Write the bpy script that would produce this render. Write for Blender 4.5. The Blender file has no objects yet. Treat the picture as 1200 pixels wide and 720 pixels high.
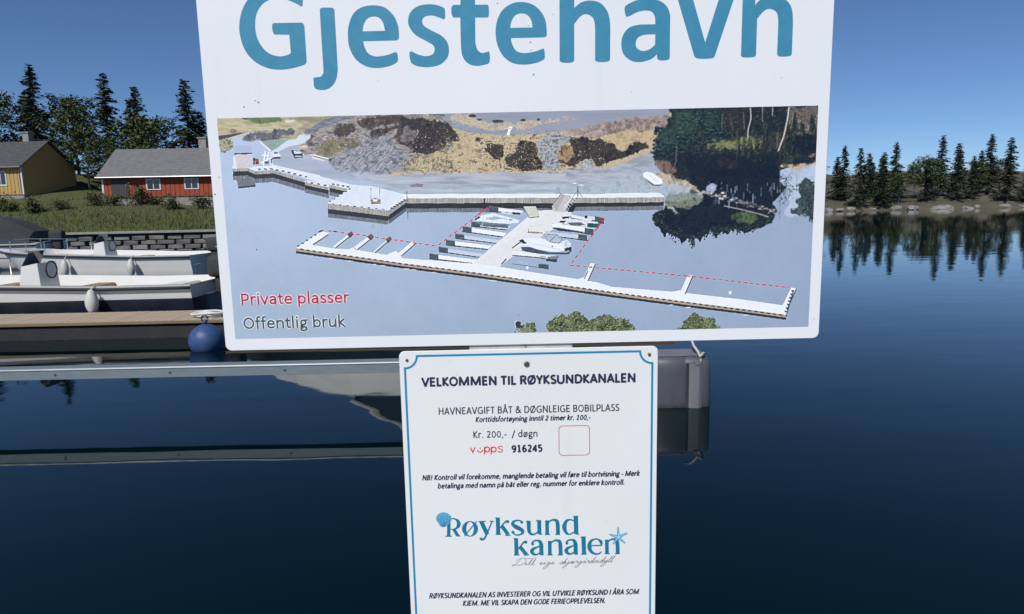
import bpy, bmesh, math, random
import numpy as np
from mathutils import Vector, Matrix
from mathutils.geometry import tessellate_polygon

random.seed(7)
R = math.radians
scn = bpy.context.scene
COL = scn.collection

# ------------------------------------------------------------------ camera, sky, sun, exposure
F_PX, PITCH, ROLL = 780.0, R(8.418), R(1.233)
EYE = Vector((0.0, 0.0, 1.9))            # water level is z = 0
SIGN_Y = 0.8                             # the sign boards stand 0.8 m in front of the lens
_fwd = Vector((0, math.cos(PITCH), -math.sin(PITCH)))
_up0 = Vector((0, math.sin(PITCH), math.cos(PITCH)))
_rt0 = Vector((1, 0, 0))
_rt = _rt0 * math.cos(ROLL) - _up0 * math.sin(ROLL)
_up = _rt0 * math.sin(ROLL) + _up0 * math.cos(ROLL)
cam_d = bpy.data.cameras.new('camera')
cam_d.sensor_fit = 'HORIZONTAL'; cam_d.sensor_width = 36.0
cam_d.lens = F_PX / 1200.0 * 36.0
cam_d.clip_start = 0.01; cam_d.clip_end = 4000.0
cam = bpy.data.objects.new('camera', cam_d); COL.objects.link(cam)
M = Matrix((_rt, _up, -_fwd)).transposed().to_4x4(); M.translation = EYE
cam.matrix_world = M
scn.camera = cam

SUN_EL, SUN_AZ = R(46.0), R(205.0)       # azimuth clockwise from +Y: the sun is behind the photographer
scn.world = bpy.data.worlds.new('World'); scn.world.use_nodes = True
wn = scn.world.node_tree
sky = wn.nodes.new('ShaderNodeTexSky'); sky.sky_type = 'NISHITA'; sky.sun_disc = False
sky.sun_elevation = SUN_EL; sky.sun_rotation = SUN_AZ
sky.air_density = 0.66; sky.dust_density = 0.05; sky.ozone_density = 8.0
wn.links.new(sky.outputs[0], wn.nodes['Background'].inputs[0])
wn.nodes['Background'].inputs[1].default_value = 0.090
sun_d = bpy.data.lights.new('sun', 'SUN'); sun_d.energy = 3.9; sun_d.angle = R(0.53); sun_d.color = (1.0, 0.955, 0.89)
sun = bpy.data.objects.new('sun', sun_d); COL.objects.link(sun)
sdir = Vector((math.sin(SUN_AZ) * math.cos(SUN_EL), math.cos(SUN_AZ) * math.cos(SUN_EL), math.sin(SUN_EL)))
sun.rotation_euler = (-sdir).to_track_quat('-Z', 'Y').to_euler()
sun.location = (0, 0, 30)
scn.view_settings.view_transform = 'Standard'; scn.view_settings.look = 'None'
scn.view_settings.exposure = 0.0; scn.view_settings.gamma = 1.0
try: scn.view_settings.use_curve_mapping = False
except Exception: pass

def ray(px, py):
    return _fwd + _rt * ((px - 600) / F_PX) - _up * ((py - 360) / F_PX)
def on_sign(px, py):                      # photograph pixel -> (x, z) on the plane of the sign boards
    d = ray(px, py); t = SIGN_Y / d.y
    return (d.x * t, EYE.z + d.z * t)
def at_z(px, py, z=0.0):                  # pixel -> point at height z
    d = ray(px, py); t = (z - EYE.z) / d.z
    return EYE + d * t
def at_y(px, py, y):
    d = ray(px, py); return EYE + d * (y / d.y)

def lin(c):                               # sRGB 0..255 -> linear
    return tuple((v / 255 / 12.92) if v / 255 <= 0.04045 else ((v / 255 + 0.055) / 1.055) ** 2.4 for v in c)

# ------------------------------------------------------------------ materials
def mat(name, col, rough=0.6, metal=0.0, noise=None, bump=None, spec=0.5, ior=None, coat=0.0):
    """noise = (scale, second colour, stretch xyz, contrast); bump = (scale, strength)"""
    m = bpy.data.materials.new(name); m.use_nodes = True
    nt = m.node_tree; b = nt.nodes['Principled BSDF']
    b.inputs['Base Color'].default_value = (*col, 1); b.inputs['Roughness'].default_value = rough
    b.inputs['Metallic'].default_value = metal; b.inputs['Specular IOR Level'].default_value = spec
    if ior: b.inputs['IOR'].default_value = ior
    if coat: b.inputs['Coat Weight'].default_value = coat
    tc = nt.nodes.new('ShaderNodeTexCoord')
    if noise:
        mp = nt.nodes.new('ShaderNodeMapping'); mp.inputs['Scale'].default_value = noise[2] if len(noise) > 2 else (1, 1, 1)
        nz = nt.nodes.new('ShaderNodeTexNoise'); nz.inputs['Scale'].default_value = noise[0]; nz.inputs['Detail'].default_value = 8
        nz.inputs['Roughness'].default_value = 0.62
        rp = nt.nodes.new('ShaderNodeValToRGB'); k = noise[3] if len(noise) > 3 else 0.2
        rp.color_ramp.elements[0].position = 0.5 - k; rp.color_ramp.elements[1].position = 0.5 + k
        rp.color_ramp.elements[0].color = (*col, 1); rp.color_ramp.elements[1].color = (*noise[1], 1)
        nt.links.new(tc.outputs['Object'], mp.inputs[0]); nt.links.new(mp.outputs[0], nz.inputs['Vector'])
        nt.links.new(nz.outputs[0], rp.inputs[0]); nt.links.new(rp.outputs[0], b.inputs['Base Color'])
        ma = nt.nodes.new('ShaderNodeMath'); ma.operation = 'MULTIPLY_ADD'; ma.inputs[1].default_value = 0.25; ma.inputs[2].default_value = rough - 0.12
        nt.links.new(nz.outputs[0], ma.inputs[0]); nt.links.new(ma.outputs[0], b.inputs['Roughness'])
    if bump:
        n2 = nt.nodes.new('ShaderNodeTexNoise'); n2.inputs['Scale'].default_value = bump[0]; n2.inputs['Detail'].default_value = 6
        bp = nt.nodes.new('ShaderNodeBump'); bp.inputs['Strength'].default_value = bump[1]; bp.inputs['Distance'].default_value = bump[2] if len(bump) > 2 else 0.01
        nt.links.new(tc.outputs['Object'], n2.inputs['Vector']); nt.links.new(n2.outputs[0], bp.inputs['Height'])
        nt.links.new(bp.outputs[0], b.inputs['Normal'])
    return m

# ------------------------------------------------------------------ object helpers
def new_obj(name, me, parent=None, m=None):
    o = bpy.data.objects.new(name, me); COL.objects.link(o)
    if parent is not None: o.parent = parent
    if m is not None and me is not None and not me.materials: me.materials.append(m)
    return o
def thing(name, label, cat, loc=(0, 0, 0), rz=0.0, group=None):
    o = bpy.data.objects.new(name, None); COL.objects.link(o); o.empty_display_size = 0.2
    o.location = loc; o.rotation_euler = (0, 0, rz); tag(o, label, cat, group); return o
def tag(o, label, cat, group=None):
    o['label'] = label; o['category'] = cat
    if group: o['group'] = group
    return o
def mesh(name, vs, fs, smooth=False):
    me = bpy.data.meshes.new(name); me.from_pydata([tuple(v) for v in vs], [], fs); me.update()
    if smooth:
        for p in me.polygons: p.use_smooth = True
    return me
def bm_mesh(name, bm, smooth=False):
    bmesh.ops.recalc_face_normals(bm, faces=bm.faces)
    me = bpy.data.meshes.new(name); bm.to_mesh(me); bm.free()
    if smooth:
        for p in me.polygons: p.use_smooth = True
    return me
def box(bm, c, s, rz=0.0, bev=0.0, seg=2):
    mt = Matrix.Translation(c) @ Matrix.Rotation(rz, 4, 'Z') @ Matrix.Diagonal((*s, 1))
    r = bmesh.ops.create_cube(bm, size=1.0, matrix=mt)
    if bev:
        es = list({e for v in r['verts'] for e in v.link_edges})
        bmesh.ops.bevel(bm, geom=es, offset=bev, segments=seg, affect='EDGES', profile=0.6)
def tube(bm, pts, r, n=8, caps=True, r1=None):
    pts = [Vector(p) for p in pts]; rings = []
    for i, p in enumerate(pts):
        a = pts[max(i - 1, 0)]; b = pts[min(i + 1, len(pts) - 1)]; t = (b - a).normalized()
        u = t.orthogonal().normalized() if i == 0 else (lu - t * lu.dot(t)).normalized()
        lu = u; w = t.cross(u)
        rr = r if r1 is None else r + (r1 - r) * i / (len(pts) - 1)
        rings.append([bm.verts.new(p + (u * math.cos(2 * math.pi * k / n) + w * math.sin(2 * math.pi * k / n)) * rr) for k in range(n)])
    for i in range(len(rings) - 1):
        for k in range(n):
            bm.faces.new((rings[i][k], rings[i][(k + 1) % n], rings[i + 1][(k + 1) % n], rings[i + 1][k]))
    if caps:
        bm.faces.new(rings[0][::-1]); bm.faces.new(rings[-1])
def loft(bm, secs, closed=False, cap=True):
    rings = [[bm.verts.new(p) for p in s] for s in secs]
    n = len(rings[0])
    for i in range(len(rings) - 1):
        for k in range(n if closed else n - 1):
            try: bm.faces.new((rings[i][k], rings[i][(k + 1) % n], rings[i + 1][(k + 1) % n], rings[i + 1][k]))
            except ValueError: pass
    if cap:
        for rg in (rings[0], rings[-1]):
            try: bm.faces.new(rg)
            except ValueError: pass
    return rings
def copy_tree(o, parent=None):
    c = o.copy(); COL.objects.link(c)
    if parent is not None: c.parent = parent
    for ch in [x for x in KIDS.get(o, [])]: copy_tree(ch, c)
    return c
KIDS = {}
def remember(root):
    for o in bpy.data.objects:
        if o.parent is not None: KIDS.setdefault(o.parent, [])
    def rec(o):
        KIDS[o] = [x for x in COL.objects if x.parent == o]
        for x in KIDS[o]: rec(x)
    rec(root)
# ------------------------------------------------------------------ flat lettering tools
def spline(pts, n=7, closed=False):
    """Catmull-Rom through points; a third entry 'c' marks a sharp corner."""
    P = [(float(p[0]), float(p[1])) for p in pts]; C = [len(p) > 2 and p[2] == 'c' for p in pts]
    N = len(P); out = []
    rng = range(N if closed else N - 1)
    for i in rng:
        j = (i + 1) % N
        a, b = P[i], P[j]
        if C[i] and C[j]: out.append(a); continue
        pa = P[i - 1] if (closed or i > 0) and not C[i] else a
        pb = P[(j + 1) % N] if (closed or j < N - 1) and not C[j] else b
        if pa == a: pa = (2 * a[0] - b[0] * 1.0, 2 * a[1] - b[1]) if False else a
        for k in range(n):
            t = k / n
            f = lambda q: 0.5 * (2 * a[q] + (b[q] - pa[q]) * t + (2 * pa[q] - 5 * a[q] + 4 * b[q] - pb[q]) * t * t + (3 * a[q] - pa[q] - 3 * b[q] + pb[q]) * t ** 3)
            out.append((f(0), f(1)))
    if not closed: out.append(P[-1])
    return out

class Flat:
    """flat printed shapes on a sign board; every new shape lies a few microns in front of the last one"""
    def __init__(s, y=SIGN_Y - 0.00012): s.v = []; s.f = []; s.y = y
    def tri(s, loops):
        base = len(s.v)
        for lp in loops: s.v += [(p[0], s.y, p[1]) for p in lp]
        for t in tessellate_polygon([[Vector((p[0], p[1], 0)) for p in lp] for lp in loops]): s.f.append(tuple(base + k for k in t))
        s.y -= 0.0000015
    def ribbon(s, pts, w):
        """w: one width or one per point; mitred joints, butt ends"""
        pts = [p for i, p in enumerate(pts) if i == 0 or math.dist(p, pts[i - 1]) > 1e-7]
        n = len(pts); L = []; Rr = []
        if n < 2: return
        for i, p in enumerate(pts):
            ww = (w[i] if isinstance(w, (list, tuple)) else w) / 2
            def nrm(a, b):
                dx, dy = b[0] - a[0], b[1] - a[1]; l = math.hypot(dx, dy) or 1; return (-dy / l, dx / l)
            n1 = nrm(pts[max(i - 1, 0)], pts[i]) if i else nrm(p, pts[1]); n2 = nrm(p, pts[i + 1]) if i < n - 1 else n1
            mx, my = n1[0] + n2[0], n1[1] + n2[1]; q = mx * n1[0] + my * n1[1]
            if q < 0.35: q = 0.35
            mx, my = mx / q, my / q
            L.append((p[0] + mx * ww, p[1] + my * ww)); Rr.append((p[0] - mx * ww, p[1] - my * ww))
        base = len(s.v)
        for a, b in zip(L, Rr): s.v += [(a[0], s.y, a[1]), (b[0], s.y, b[1])]
        for i in range(n - 1): s.f.append((base + 2 * i, base + 2 * i + 1, base + 2 * i + 3, base + 2 * i + 2))
        s.y -= 0.0000015
    def disc(s, c, r, ry=None, n=20):
        ry = ry or r
        s.tri([[(c[0] + r * math.cos(2 * math.pi * k / n), c[1] + ry * math.sin(2 * math.pi * k / n)) for k in range(n)]])
    def build(s, name, m, parent):
        me = mesh(name, s.v, s.f); bm = bmesh.new(); bm.from_mesh(me)
        for fc in bm.faces:
            if fc.normal.y > 0: fc.normal_flip()
        bm.to_mesh(me); bm.free()
        return new_obj(name, me, parent, m)

# centre-line alphabet of a plain humanist sans: width; strokes 'l' = straight, 's' = smooth, 'o' = ellipse (cx cy rx ry), 'd' = dot
G = {
'A': (58, 'l 4,0 29,61 54,0;l 13,20 45,20'), 'B': (54, 'l 10,0 10,63.5;s 10,59 27,59 40,55 42,46 38,36 27,33 10,33;s 10,33 30,33 43,28 45,18 40,8 28,4.5 10,4.5'),
'D': (61, 'l 10,0 10,63.5;s 10,59 26,59 44,54 55,32 44,9 26,4.5 10,4.5'), 'E': (49, 'l 44,4.5 10,4.5 10,59 43,59;l 10,32 40,32'),
'F': (46, 'l 10,0 10,59 42,59;l 10,31 39,31'), 'G': (63, 's 54,55 44,59 32,59 18,54 7,32 15,9 33,4 46,6 55,10;l 55,8 55,29 37,29'),
'H': (62, 'l 10,0 10,63.5;l 52,0 52,63.5;l 10,34 52,34'), 'I': (25, 'l 12.5,0 12.5,63.5'), 'J': (32, 's 22,63.5 22,30 21,12 14,4 3,5'),
'K': (52, 'l 10,0 10,63.5;l 46,63.5 13,32;l 13,32 49,0'), 'L': (42, 'l 10,63.5 10,4.5 40,4.5'), 'M': (85, 'l 10,0 12,61 42.5,6 73,61 75,0'),
'N': (65, 'l 10,0 10,61 54,3 54,63.5'), 'O': (66, 'o 33,31.7 27,28'), 'P': (52, 'l 10,0 10,63.5;s 10,59 28,59 42,54 45,43 40,30 27,26 10,26'),
'R': (54, 'l 10,0 10,63.5;s 10,59 28,59 41,55 43,45 38,34 26,31 10,31;l 25,31 35,21 47,0'), 'S': (46, 's 39,55 30,59 18,58 9,49 13,38 25,32 37,25 41,15 34,6 22,4 6,9'),
'T': (49, 'l 2,59 47,59;l 24.5,59 24.5,0'), 'U': (64, 's 10,63.5 10,30 11,15 20,5 32,4 44,5 53,15 54,30 54,63.5'), 'V': (57, 'l 3,63.5 28.5,2 54,63.5'),
'Y': (49, 'l 3,63.5 24.5,28 46,63.5;l 24.5,30 24.5,0'), 'Å': (58, 'l 4,0 29,61 54,0;l 13,20 45,20;o 29,74 5.5,5.5'), 'Ø': (66, 'o 33,31.7 27,28;l 12,-3 54,66'),
'&': (68, 's 63,0 45,19 22,42 18,50 22,58 31,60 38,55 37,46 28,38 14,29 8,17 14,6 26,4 40,8 50,20 54,34'),
'a': (48, 's 9,38 16,42 26,43 35,39 38,29 38,12 38,0;s 38,26 22,26 11,22 8,14 12,6 20,4 30,7 38,15'), 'b': (52, 'l 9,0 9,70;o 27,23.3 18,19'),
'c': (42, 's 38,38 28,42.5 17,40 8,23 14,7 26,4 38,9'), 'd': (52, 'l 43,0 43,70;o 25.5,23.3 17.5,19'), 'e': (50, 'l 8,25 43,25;s 43,24 41,37 28,43 15,39 8,23 13,8 26,4 43,8'),
'f': (31, 's 30,66 22,67 15,61 14,48 14,20 14,0;l 3,42.5 28,42.5'), 'g': (47, 'o 22,29.5 14,13;l 30,42.5 45,42.5;s 15,18 9,12 14,6 30,4 40,-1 40,-10 26,-16 10,-14 7,-6 15,4'),
'h': (52, 'l 9,0 9,70;s 9,31 19,41 31,42.5 41,37 43,26 43,12 43,0'), 'i': (23, 'l 11.5,0 11.5,46.5;d 11.5,60'), 'j': (24, 'l 12,46.5 12,-8 4,-15;d 12,60'),
'k': (45, 'l 9,0 9,70;l 39,46.5 12,24;l 13,25 42,0'), 'l': (23, 'l 11.5,0 11.5,70'),
'm': (80, 'l 9,0 9,46.5;s 9,31 18,41 28,42.5 37,38 40,27 40,12 40,0;s 40,31 49,41 59,42.5 68,38 71,27 71,12 71,0'), 'n': (52, 'l 9,0 9,46.5;s 9,31 19,41 31,42.5 41,37 43,26 43,12 43,0'),
'o': (53, 'o 26.5,23.3 19,19.5'), 'p': (52, 'l 9,-18 9,46.5;o 27,23.3 18,19'), 'r': (35, 'l 9,0 9,46.5;s 9,29 15,39 22,43 33,42'),
's': (39, 's 33,39 25,43 14,42 8,35 12,27 23,23 32,17 32,8 24,4 15,4 6,8'), 't': (33, 's 14,58 14,36 14,18 16,8 22,4 31,5;l 3,42.5 30,42.5'),
'u': (52, 's 9,46.5 9,34 9,20 11,9 20,4 31,6 43,15;l 43,0 43,46.5'), 'v': (45, 'l 3,46.5 22.5,2 42,46.5'), 'y': (45, 'l 3,46.5 23,3;s 42,46.5 31,20 22,-3 15,-13 4,-15'),
'ø': (53, 'o 26.5,23.3 19,19.5;l 10,-2 43,49'), 'å': (48, 's 9,38 16,42 26,43 35,39 38,29 38,12 38,0;s 38,26 22,26 11,22 8,14 12,6 20,4 30,7 38,15;o 24,58 5,5'),
'0': (51, 'o 25.5,30.5 18,27'), '1': (51, 'l 9,51 26,60 26,4.5;l 10,4.5 42,4.5'), '2': (51, 's 9,53 18,59 28,59 38,52 38,42 30,28 10,6;l 8,4.5 44,4.5'),
'4': (51, 'l 34,0 34,58 6,18 48,18'), '5': (51, 'l 40,59 13,59 12,34;s 12,34 24,36 36,33 41,20 34,7 22,4 8,6'),
'6': (51, 's 39,57 28,58 16,50 9,22 16,7 26,4 38,9 42,20 36,31 25,34 11,27'), '9': (51, 's 12,4 23,3 35,11 42,39 35,54 25,57 13,52 9,41 15,30 26,27 40,34'),
',': (25, 'l 14,7 8,-9'), '.': (25, 'd 12.5,5'), '-': (31, 'l 4,24 27,24'), '/': (39, 'l 36,66 3,-10'), '!': (33, 'l 16,63 16,20;d 16,5'), ' ': (23, ''),
}
def text_width(txt): return sum(G[c][0] for c in txt)
def print_text(fl, txt, left, right, cap_px, weight=9.0, slant=0.0):
    """left / right: ends of the base line in the photograph; cap_px: height of a capital there"""
    x0, z0 = on_sign(*left); x1, z1 = on_sign(*right)
    z0 = (z0 + z1) / 2
    a = on_sign(left[0], left[1] - cap_px)[1] - on_sign(*left)[1]; sy = a / 63.5
    sx = (x1 - x0) / (text_width(txt) - 8); w = weight * sy
    X = -4.0
    for ch in txt:
        adv, g = G[ch]
        T = lambda x, y: (x0 + (X + adv / 2 + (x - adv / 2) * .93) * sx + y * slant * sy, z0 + y * sy)
        for st in g.split(';'):
            if not st: continue
            k, arg = st[0], [tuple(float(q) for q in p.split(',')) for p in st[2:].split()]
            if k == 'l':
                pp = [T(*p) for p in arg]
                for i in range(len(pp) - 1):
                    (ax, az), (bx, bz) = pp[i], pp[i + 1]; l = math.hypot(bx - ax, bz - az); ux, uz = (bx - ax) / l, (bz - az) / l
                    def ext(j):
                        if j == 0 or j == len(pp) - 1: return 0
                        d1 = (pp[j][0] - pp[j - 1][0], pp[j][1] - pp[j - 1][1]); d2 = (pp[j + 1][0] - pp[j][0], pp[j + 1][1] - pp[j][1])
                        c_ = (d1[0] * d2[0] + d1[1] * d2[1]) / (math.hypot(*d1) * math.hypot(*d2)); return w * (.5 if c_ > -.3 else .3)
                    e0, e1 = ext(i), ext(i + 1); fl.ribbon([(ax - ux * e0, az - uz * e0), (bx + ux * e1, bz + uz * e1)], w)
            elif k == 's': fl.ribbon([T(*p) for p in spline(arg, 4)], w)
            elif k == 'o':
                (cx, cy), (rx, ry) = arg; pts = [(cx + rx * math.cos(q * math.pi / 12), cy + ry * math.sin(q * math.pi / 12)) for q in range(25)]
                o = [T(cx + (rx + weight / 2) * math.cos(q * math.pi / 12), cy + (ry + weight / 2) * math.sin(q * math.pi / 12)) for q in range(24)]
                i = [T(cx + (rx - weight / 2) * math.cos(q * math.pi / 12), cy + (ry - weight / 2) * math.sin(q * math.pi / 12)) for q in range(24)]
                fl.tri([o, i[::-1]])
            elif k == 'd': fl.disc(T(*arg[0]), weight * 0.62 * sx, weight * 0.62 * sy, 10)
        X += adv
# ------------------------------------------------------------------ the printed aerial picture (painted in numpy, laid as vertex colour on the print)
SS = 3; PX0, PY0, PX1, PY1 = 250, 118, 964, 402
PW, PH = (PX1 - PX0) * SS, (PY1 - PY0) * SS
rng = np.random.default_rng(5)
def vnoise(cell, seed, sx=1.0, sy=1.0):
    g = np.random.default_rng(seed); nx = int(PW / (cell * SS * sx)) + 3; ny = int(PH / (cell * SS * sy)) + 3
    a = g.random((ny, nx)).astype(np.float32)
    xs = np.arange(PW) / (cell * SS * sx); ys = np.arange(PH) / (cell * SS * sy)
    xi = xs.astype(int); yi = ys.astype(int); fx = xs - xi; fy = ys - yi
    fx = (fx * fx * (3 - 2 * fx))[None, :]; fy = (fy * fy * (3 - 2 * fy))[:, None]
    A = a[yi][:, xi]; B = a[yi][:, xi + 1]; C_ = a[yi + 1][:, xi]; D = a[yi + 1][:, xi + 1]
    return ((A * (1 - fx) + B * fx) * (1 - fy) + (C_ * (1 - fx) + D * fx) * fy).astype(np.float32)
def fbm(cell, seed, octv=4, sx=1.0, sy=1.0):
    s = 0; w = 0; a = 1.0
    for o in range(octv):
        s = s + vnoise(max(cell / 2 ** o, 0.34), seed + o, sx, sy) * a; w += a; a *= 0.62
    return s / w - 0.5
def warp_mask(k): return k
YY, XX = np.mgrid[0:PH, 0:PW].astype(np.float32); XX = XX / SS + PX0; YY = YY / SS + PY0
CV = np.zeros((PH, PW, 3), np.float32)
N_fine = fbm(1.6, 11, 3); N_med = fbm(6, 21, 4); N_big = fbm(40, 31, 4); N_leaf = fbm(2.6, 41, 4); DESAT = 0.2; N_rag = fbm(7.5, 57, 6)
def zz(ox, oy, s, pts): return [(ox + p[0] / s, oy + p[1] / s) for p in pts]
def pmask(pts, soft=0.0, rough=0.0, seed=0):
    xs = [p[0] for p in pts]; ys = [p[1] for p in pts]; pad = 2 + rough * 2
    x0 = max(int((min(xs) - pad - PX0) * SS), 0); x1 = min(int((max(xs) + pad - PX0) * SS) + 1, PW)
    y0 = max(int((min(ys) - pad - PY0) * SS), 0); y1 = min(int((max(ys) + pad - PY0) * SS) + 1, PH)
    if x1 <= x0 or y1 <= y0: return None
    X = XX[y0:y1, x0:x1]; Y = YY[y0:y1, x0:x1]
    if rough:
        X = X + N_leaf[y0:y1, x0:x1] * rough * 2; Y = Y + np.roll(N_leaf, 97, 1)[y0:y1, x0:x1] * rough * 2
    ins = np.zeros(X.shape, bool); n = len(pts)
    for i in range(n):
        (xa, ya), (xb, yb) = pts[i], pts[(i + 1) % n]
        if ya == yb: continue
        c = ((ya > Y) != (yb > Y)) & (X < (xb - xa) * (Y - ya) / (yb - ya) + xa)
        ins ^= c
    return (slice(y0, y1), slice(x0, x1)), ins.astype(np.float32)
def put(m, col, nz=None, amp=0.0, alpha=1.0):
    if m is None: return
    sl, k = m
    c = np.array(col, np.float32)[None, None, :]
    if nz is not None: c = c + (nz[sl] * amp)[..., None] * np.array([1, 1, 1], np.float32)
    k = (k * alpha)[..., None]
    CV[sl] = CV[sl] * (1 - k) + c * k
def poly(pts, col, nz=None, amp=0.0, alpha=1.0, rough=0.0): put(pmask(pts, rough=rough), col, nz, amp, alpha)
def blur(k, r):
    r = max(int(r * SS), 1); n = 2 * r + 1
    for ax in (0, 1):
        p = np.pad(k, [(r + 1, r) if a == ax else (0, 0) for a in (0, 1)], mode='edge'); c = np.cumsum(p, ax, dtype=np.float64)
        k = ((c[n:] - c[:-n]) if ax == 0 else (c[:, n:] - c[:, :-n])) / n
    return k.astype(np.float32)
def mixpoly(pts, pal, nz, rough=0.0, alpha=1.0, bias=0.0, gain=2.2, rag=2.4):
    """palette spread over a noise field, with a ragged edge"""
    m = pmask(pts, rough=rough + rag * 1.2)
    if m is None: return
    sl, k = m
    if rag:
        k = blur(blur(k, rag), rag * .5); k = k + N_rag[sl] * 2.5 * np.clip(k * 5, 0, 1) * np.clip((1 - k) * 3, 0, 1)
        k = np.clip((k - 0.34) / 0.32, 0, 1)
    pal = [tuple(q * (1 - DESAT) + DESAT * sum(c_) / 3 for q in c_) for c_ in pal]
    nn = nz[sl] if nz is not N_leaf else nz[sl] * .75 + N_med[sl] * .8
    t = np.clip((nn * gain + 0.5 + bias), 0, 0.999) * (len(pal) - 1)
    P = np.array(pal, np.float32); i = np.clip(t.astype(int), 0, len(pal) - 2); f = (t - i)[..., None]
    c = P[i] * (1 - f) + P[i + 1] * f; k = (k * alpha)[..., None]
    CV[sl] = CV[sl] * (1 - k) + c * k
def line(pts, w, col, alpha=1.0, nz=None, amp=0.0):
    for i in range(len(pts) - 1):
        a, b = pts[i], pts[i + 1]; dx, dy = b[0] - a[0], b[1] - a[1]; l = math.hypot(dx, dy) or 1
        nx, ny = -dy / l * w / 2, dx / l * w / 2
        poly([(a[0] + nx, a[1] + ny), (b[0] + nx, b[1] + ny), (b[0] - nx, b[1] - ny), (a[0] - nx, a[1] - ny)], col, nz, amp, alpha)
def dashes(pts, w, col, on, off):
    L = 0.0
    for i in range(len(pts) - 1):
        a, b = pts[i], pts[i + 1]; l = math.dist(a, b); t = (-L) % (on + off); s = 0.0 if i == 0 else t
        while s < l:
            e = min(s + on, l); f = lambda q: (a[0] + (b[0] - a[0]) * q / l, a[1] + (b[1] - a[1]) * q / l)
            line([f(s), f(e)], w, col); s += on + off
        L = 0
def blob(cx, cy, rx, ry, col, nz=None, amp=0, rough=0, alpha=1.0, n=14):
    poly([(cx + rx * math.cos(k * 2 * math.pi / n), cy + ry * math.sin(k * 2 * math.pi / n)) for k in range(n)], col, nz, amp, alpha, rough)
def leaves(cx, cy, rx, ry, n, pal, s0=0.5, s1=1.4, seed=1):
    g = random.Random(seed)
    for _ in range(n):
        a = g.random() * 6.283; r = math.sqrt(g.random()); x = cx + rx * r * math.cos(a); y = cy + ry * r * math.sin(a)
        c = g.choice(pal); s = g.uniform(s0, s1); w = g.uniform(0.5, 1.0) * s; th = g.random() * 3.14
        ca, sa = math.cos(th), math.sin(th)
        poly([(x + ca * s, y + sa * s), (x - sa * w, y + ca * w), (x - ca * s, y - sa * s), (x + sa * w, y - ca * w)], c)

# water
tx = (XX - 254) / 700; ty = (YY - 139) / 260
for i, (tl, tr, bl, br) in enumerate([(186, 156, 164, 148), (199, 170, 180, 163), (219, 191, 196, 182)]):
    CV[..., i] = (tl * (1 - tx) + tr * tx) * (1 - ty) + (bl * (1 - tx) + br * tx) * ty
CV += (N_big * 10)[..., None] + (N_med * 2.2)[..., None]
A = lambda *p: zz(255, 130, 7.2, p)
# far fields upper left
mixpoly([(250, 118), (420, 118), (400, 170), (385, 172), (300, 160), (286, 160), (254, 166)], [(150, 142, 112), (178, 165, 132), (192, 182, 146), (170, 166, 118)], fbm(9, 51, 4, 3.0, 0.6))
mixpoly(A((0, 62), (170, 68), (560, 62), (700, 52), (0, 20)), [(72, 84, 66), (98, 112, 78), (60, 70, 58)], N_leaf)
mixpoly(A((260, 68), (560, 62), (552, 96), (470, 104), (300, 112), (262, 104)), [(96, 120, 72), (118, 140, 84), (84, 106, 70)], N_leaf, 0.5)
mixpoly(A((0, 80), (250, 84), (300, 112), (480, 108), (600, 92), (740, 70), (700, 140), (640, 160), (300, 170), (0, 190)), [(172, 158, 122), (192, 180, 140), (202, 190, 150), (176, 172, 118)], fbm(7, 61, 4, 3, .7), 0.6)
poly(A((565, 82), (640, 76), (660, 84), (600, 98), (570, 96)), (214, 212, 205)); mixpoly(A((110, 160), (150, 155), (160, 180), (112, 185)), [(130, 96, 90), (160, 140, 120)], N_leaf, .5)
poly(A((0, 212), (100, 198), (225, 180), (200, 196), (60, 238), (0, 246)), (78, 78, 84), N_med, 30, rough=0.3)
poly(A((5, 262), (120, 232), (300, 190), (320, 178), (250, 180), (60, 236)), (196, 190, 182), N_med, 20)
mixpoly(A((190, 240), (225, 215), (300, 192), (360, 185), (480, 165), (560, 158), (640, 155), (660, 170), (640, 185), (560, 205), (500, 235), (400, 258), (330, 250)), [(72, 74, 82), (120, 120, 124), (96, 98, 104), (160, 158, 156)], N_leaf, 0.8)
mixpoly(A((10, 250), (60, 240), (110, 255), (122, 300), (100, 325), (60, 300), (55, 350), (15, 380)), [(110, 116, 92), (160, 150, 120), (196, 184, 150), (96, 116, 70)], N_leaf, 0.8)
poly(A((360, 255), (500, 240), (600, 238), (500, 310), (445, 342)), (150, 166, 156), N_med, 22, rough=.3)
poly(A((345, 258), (365, 258), (455, 335), (440, 345)), (222, 222, 218))
# road, quay apron
poly(A((440, 350), (500, 320), (600, 245), (660, 240), (690, 200), (800, 185), (860, 240), (700, 290), (864, 400), (864, 560), (600, 480), (440, 460)), (206, 214, 224), N_med, 14)
B_ = lambda *p: zz(470, 120, 4.8, p)
apron = A((455, 400), (520, 340), (600, 300), (700, 280), (790, 380)) + [(405, 178), (470, 190), (560, 190), (640, 190), (700, 190), (740, 184), (770, 172), (800, 164), (815, 190), (800, 205), (830, 222), (850, 236), (778, 240), (778, 228), (470, 228), (447, 214)] + A((864, 560), (700, 520), (470, 455))
poly(apron, (170, 178, 192), fbm(14, 71, 4, 4, .6), 26)
mixpoly(B_((-330, 400), (0, 386), (300, 390), (800, 395), (1010, 375), (1200, 320), (1300, 330), (1200, 430), (900, 480), (500, 490), (100, 500), (-200, 430)), [(150, 156, 166), (172, 178, 188), (184, 190, 198)], fbm(8, 81, 4, 5, .5))
mixpoly(B_((-180, 470), (0, 492), (600, 480), (1010, 470), (1400, 430), (1500, 518), (-20, 520)), [(160, 172, 184), (182, 194, 206)], fbm(8, 85, 3, 6, .4))
poly(B_((45, 465), (90, 455), (125, 460), (120, 475), (60, 478)), (138, 130, 138), N_leaf, 30, rough=.5)
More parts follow.
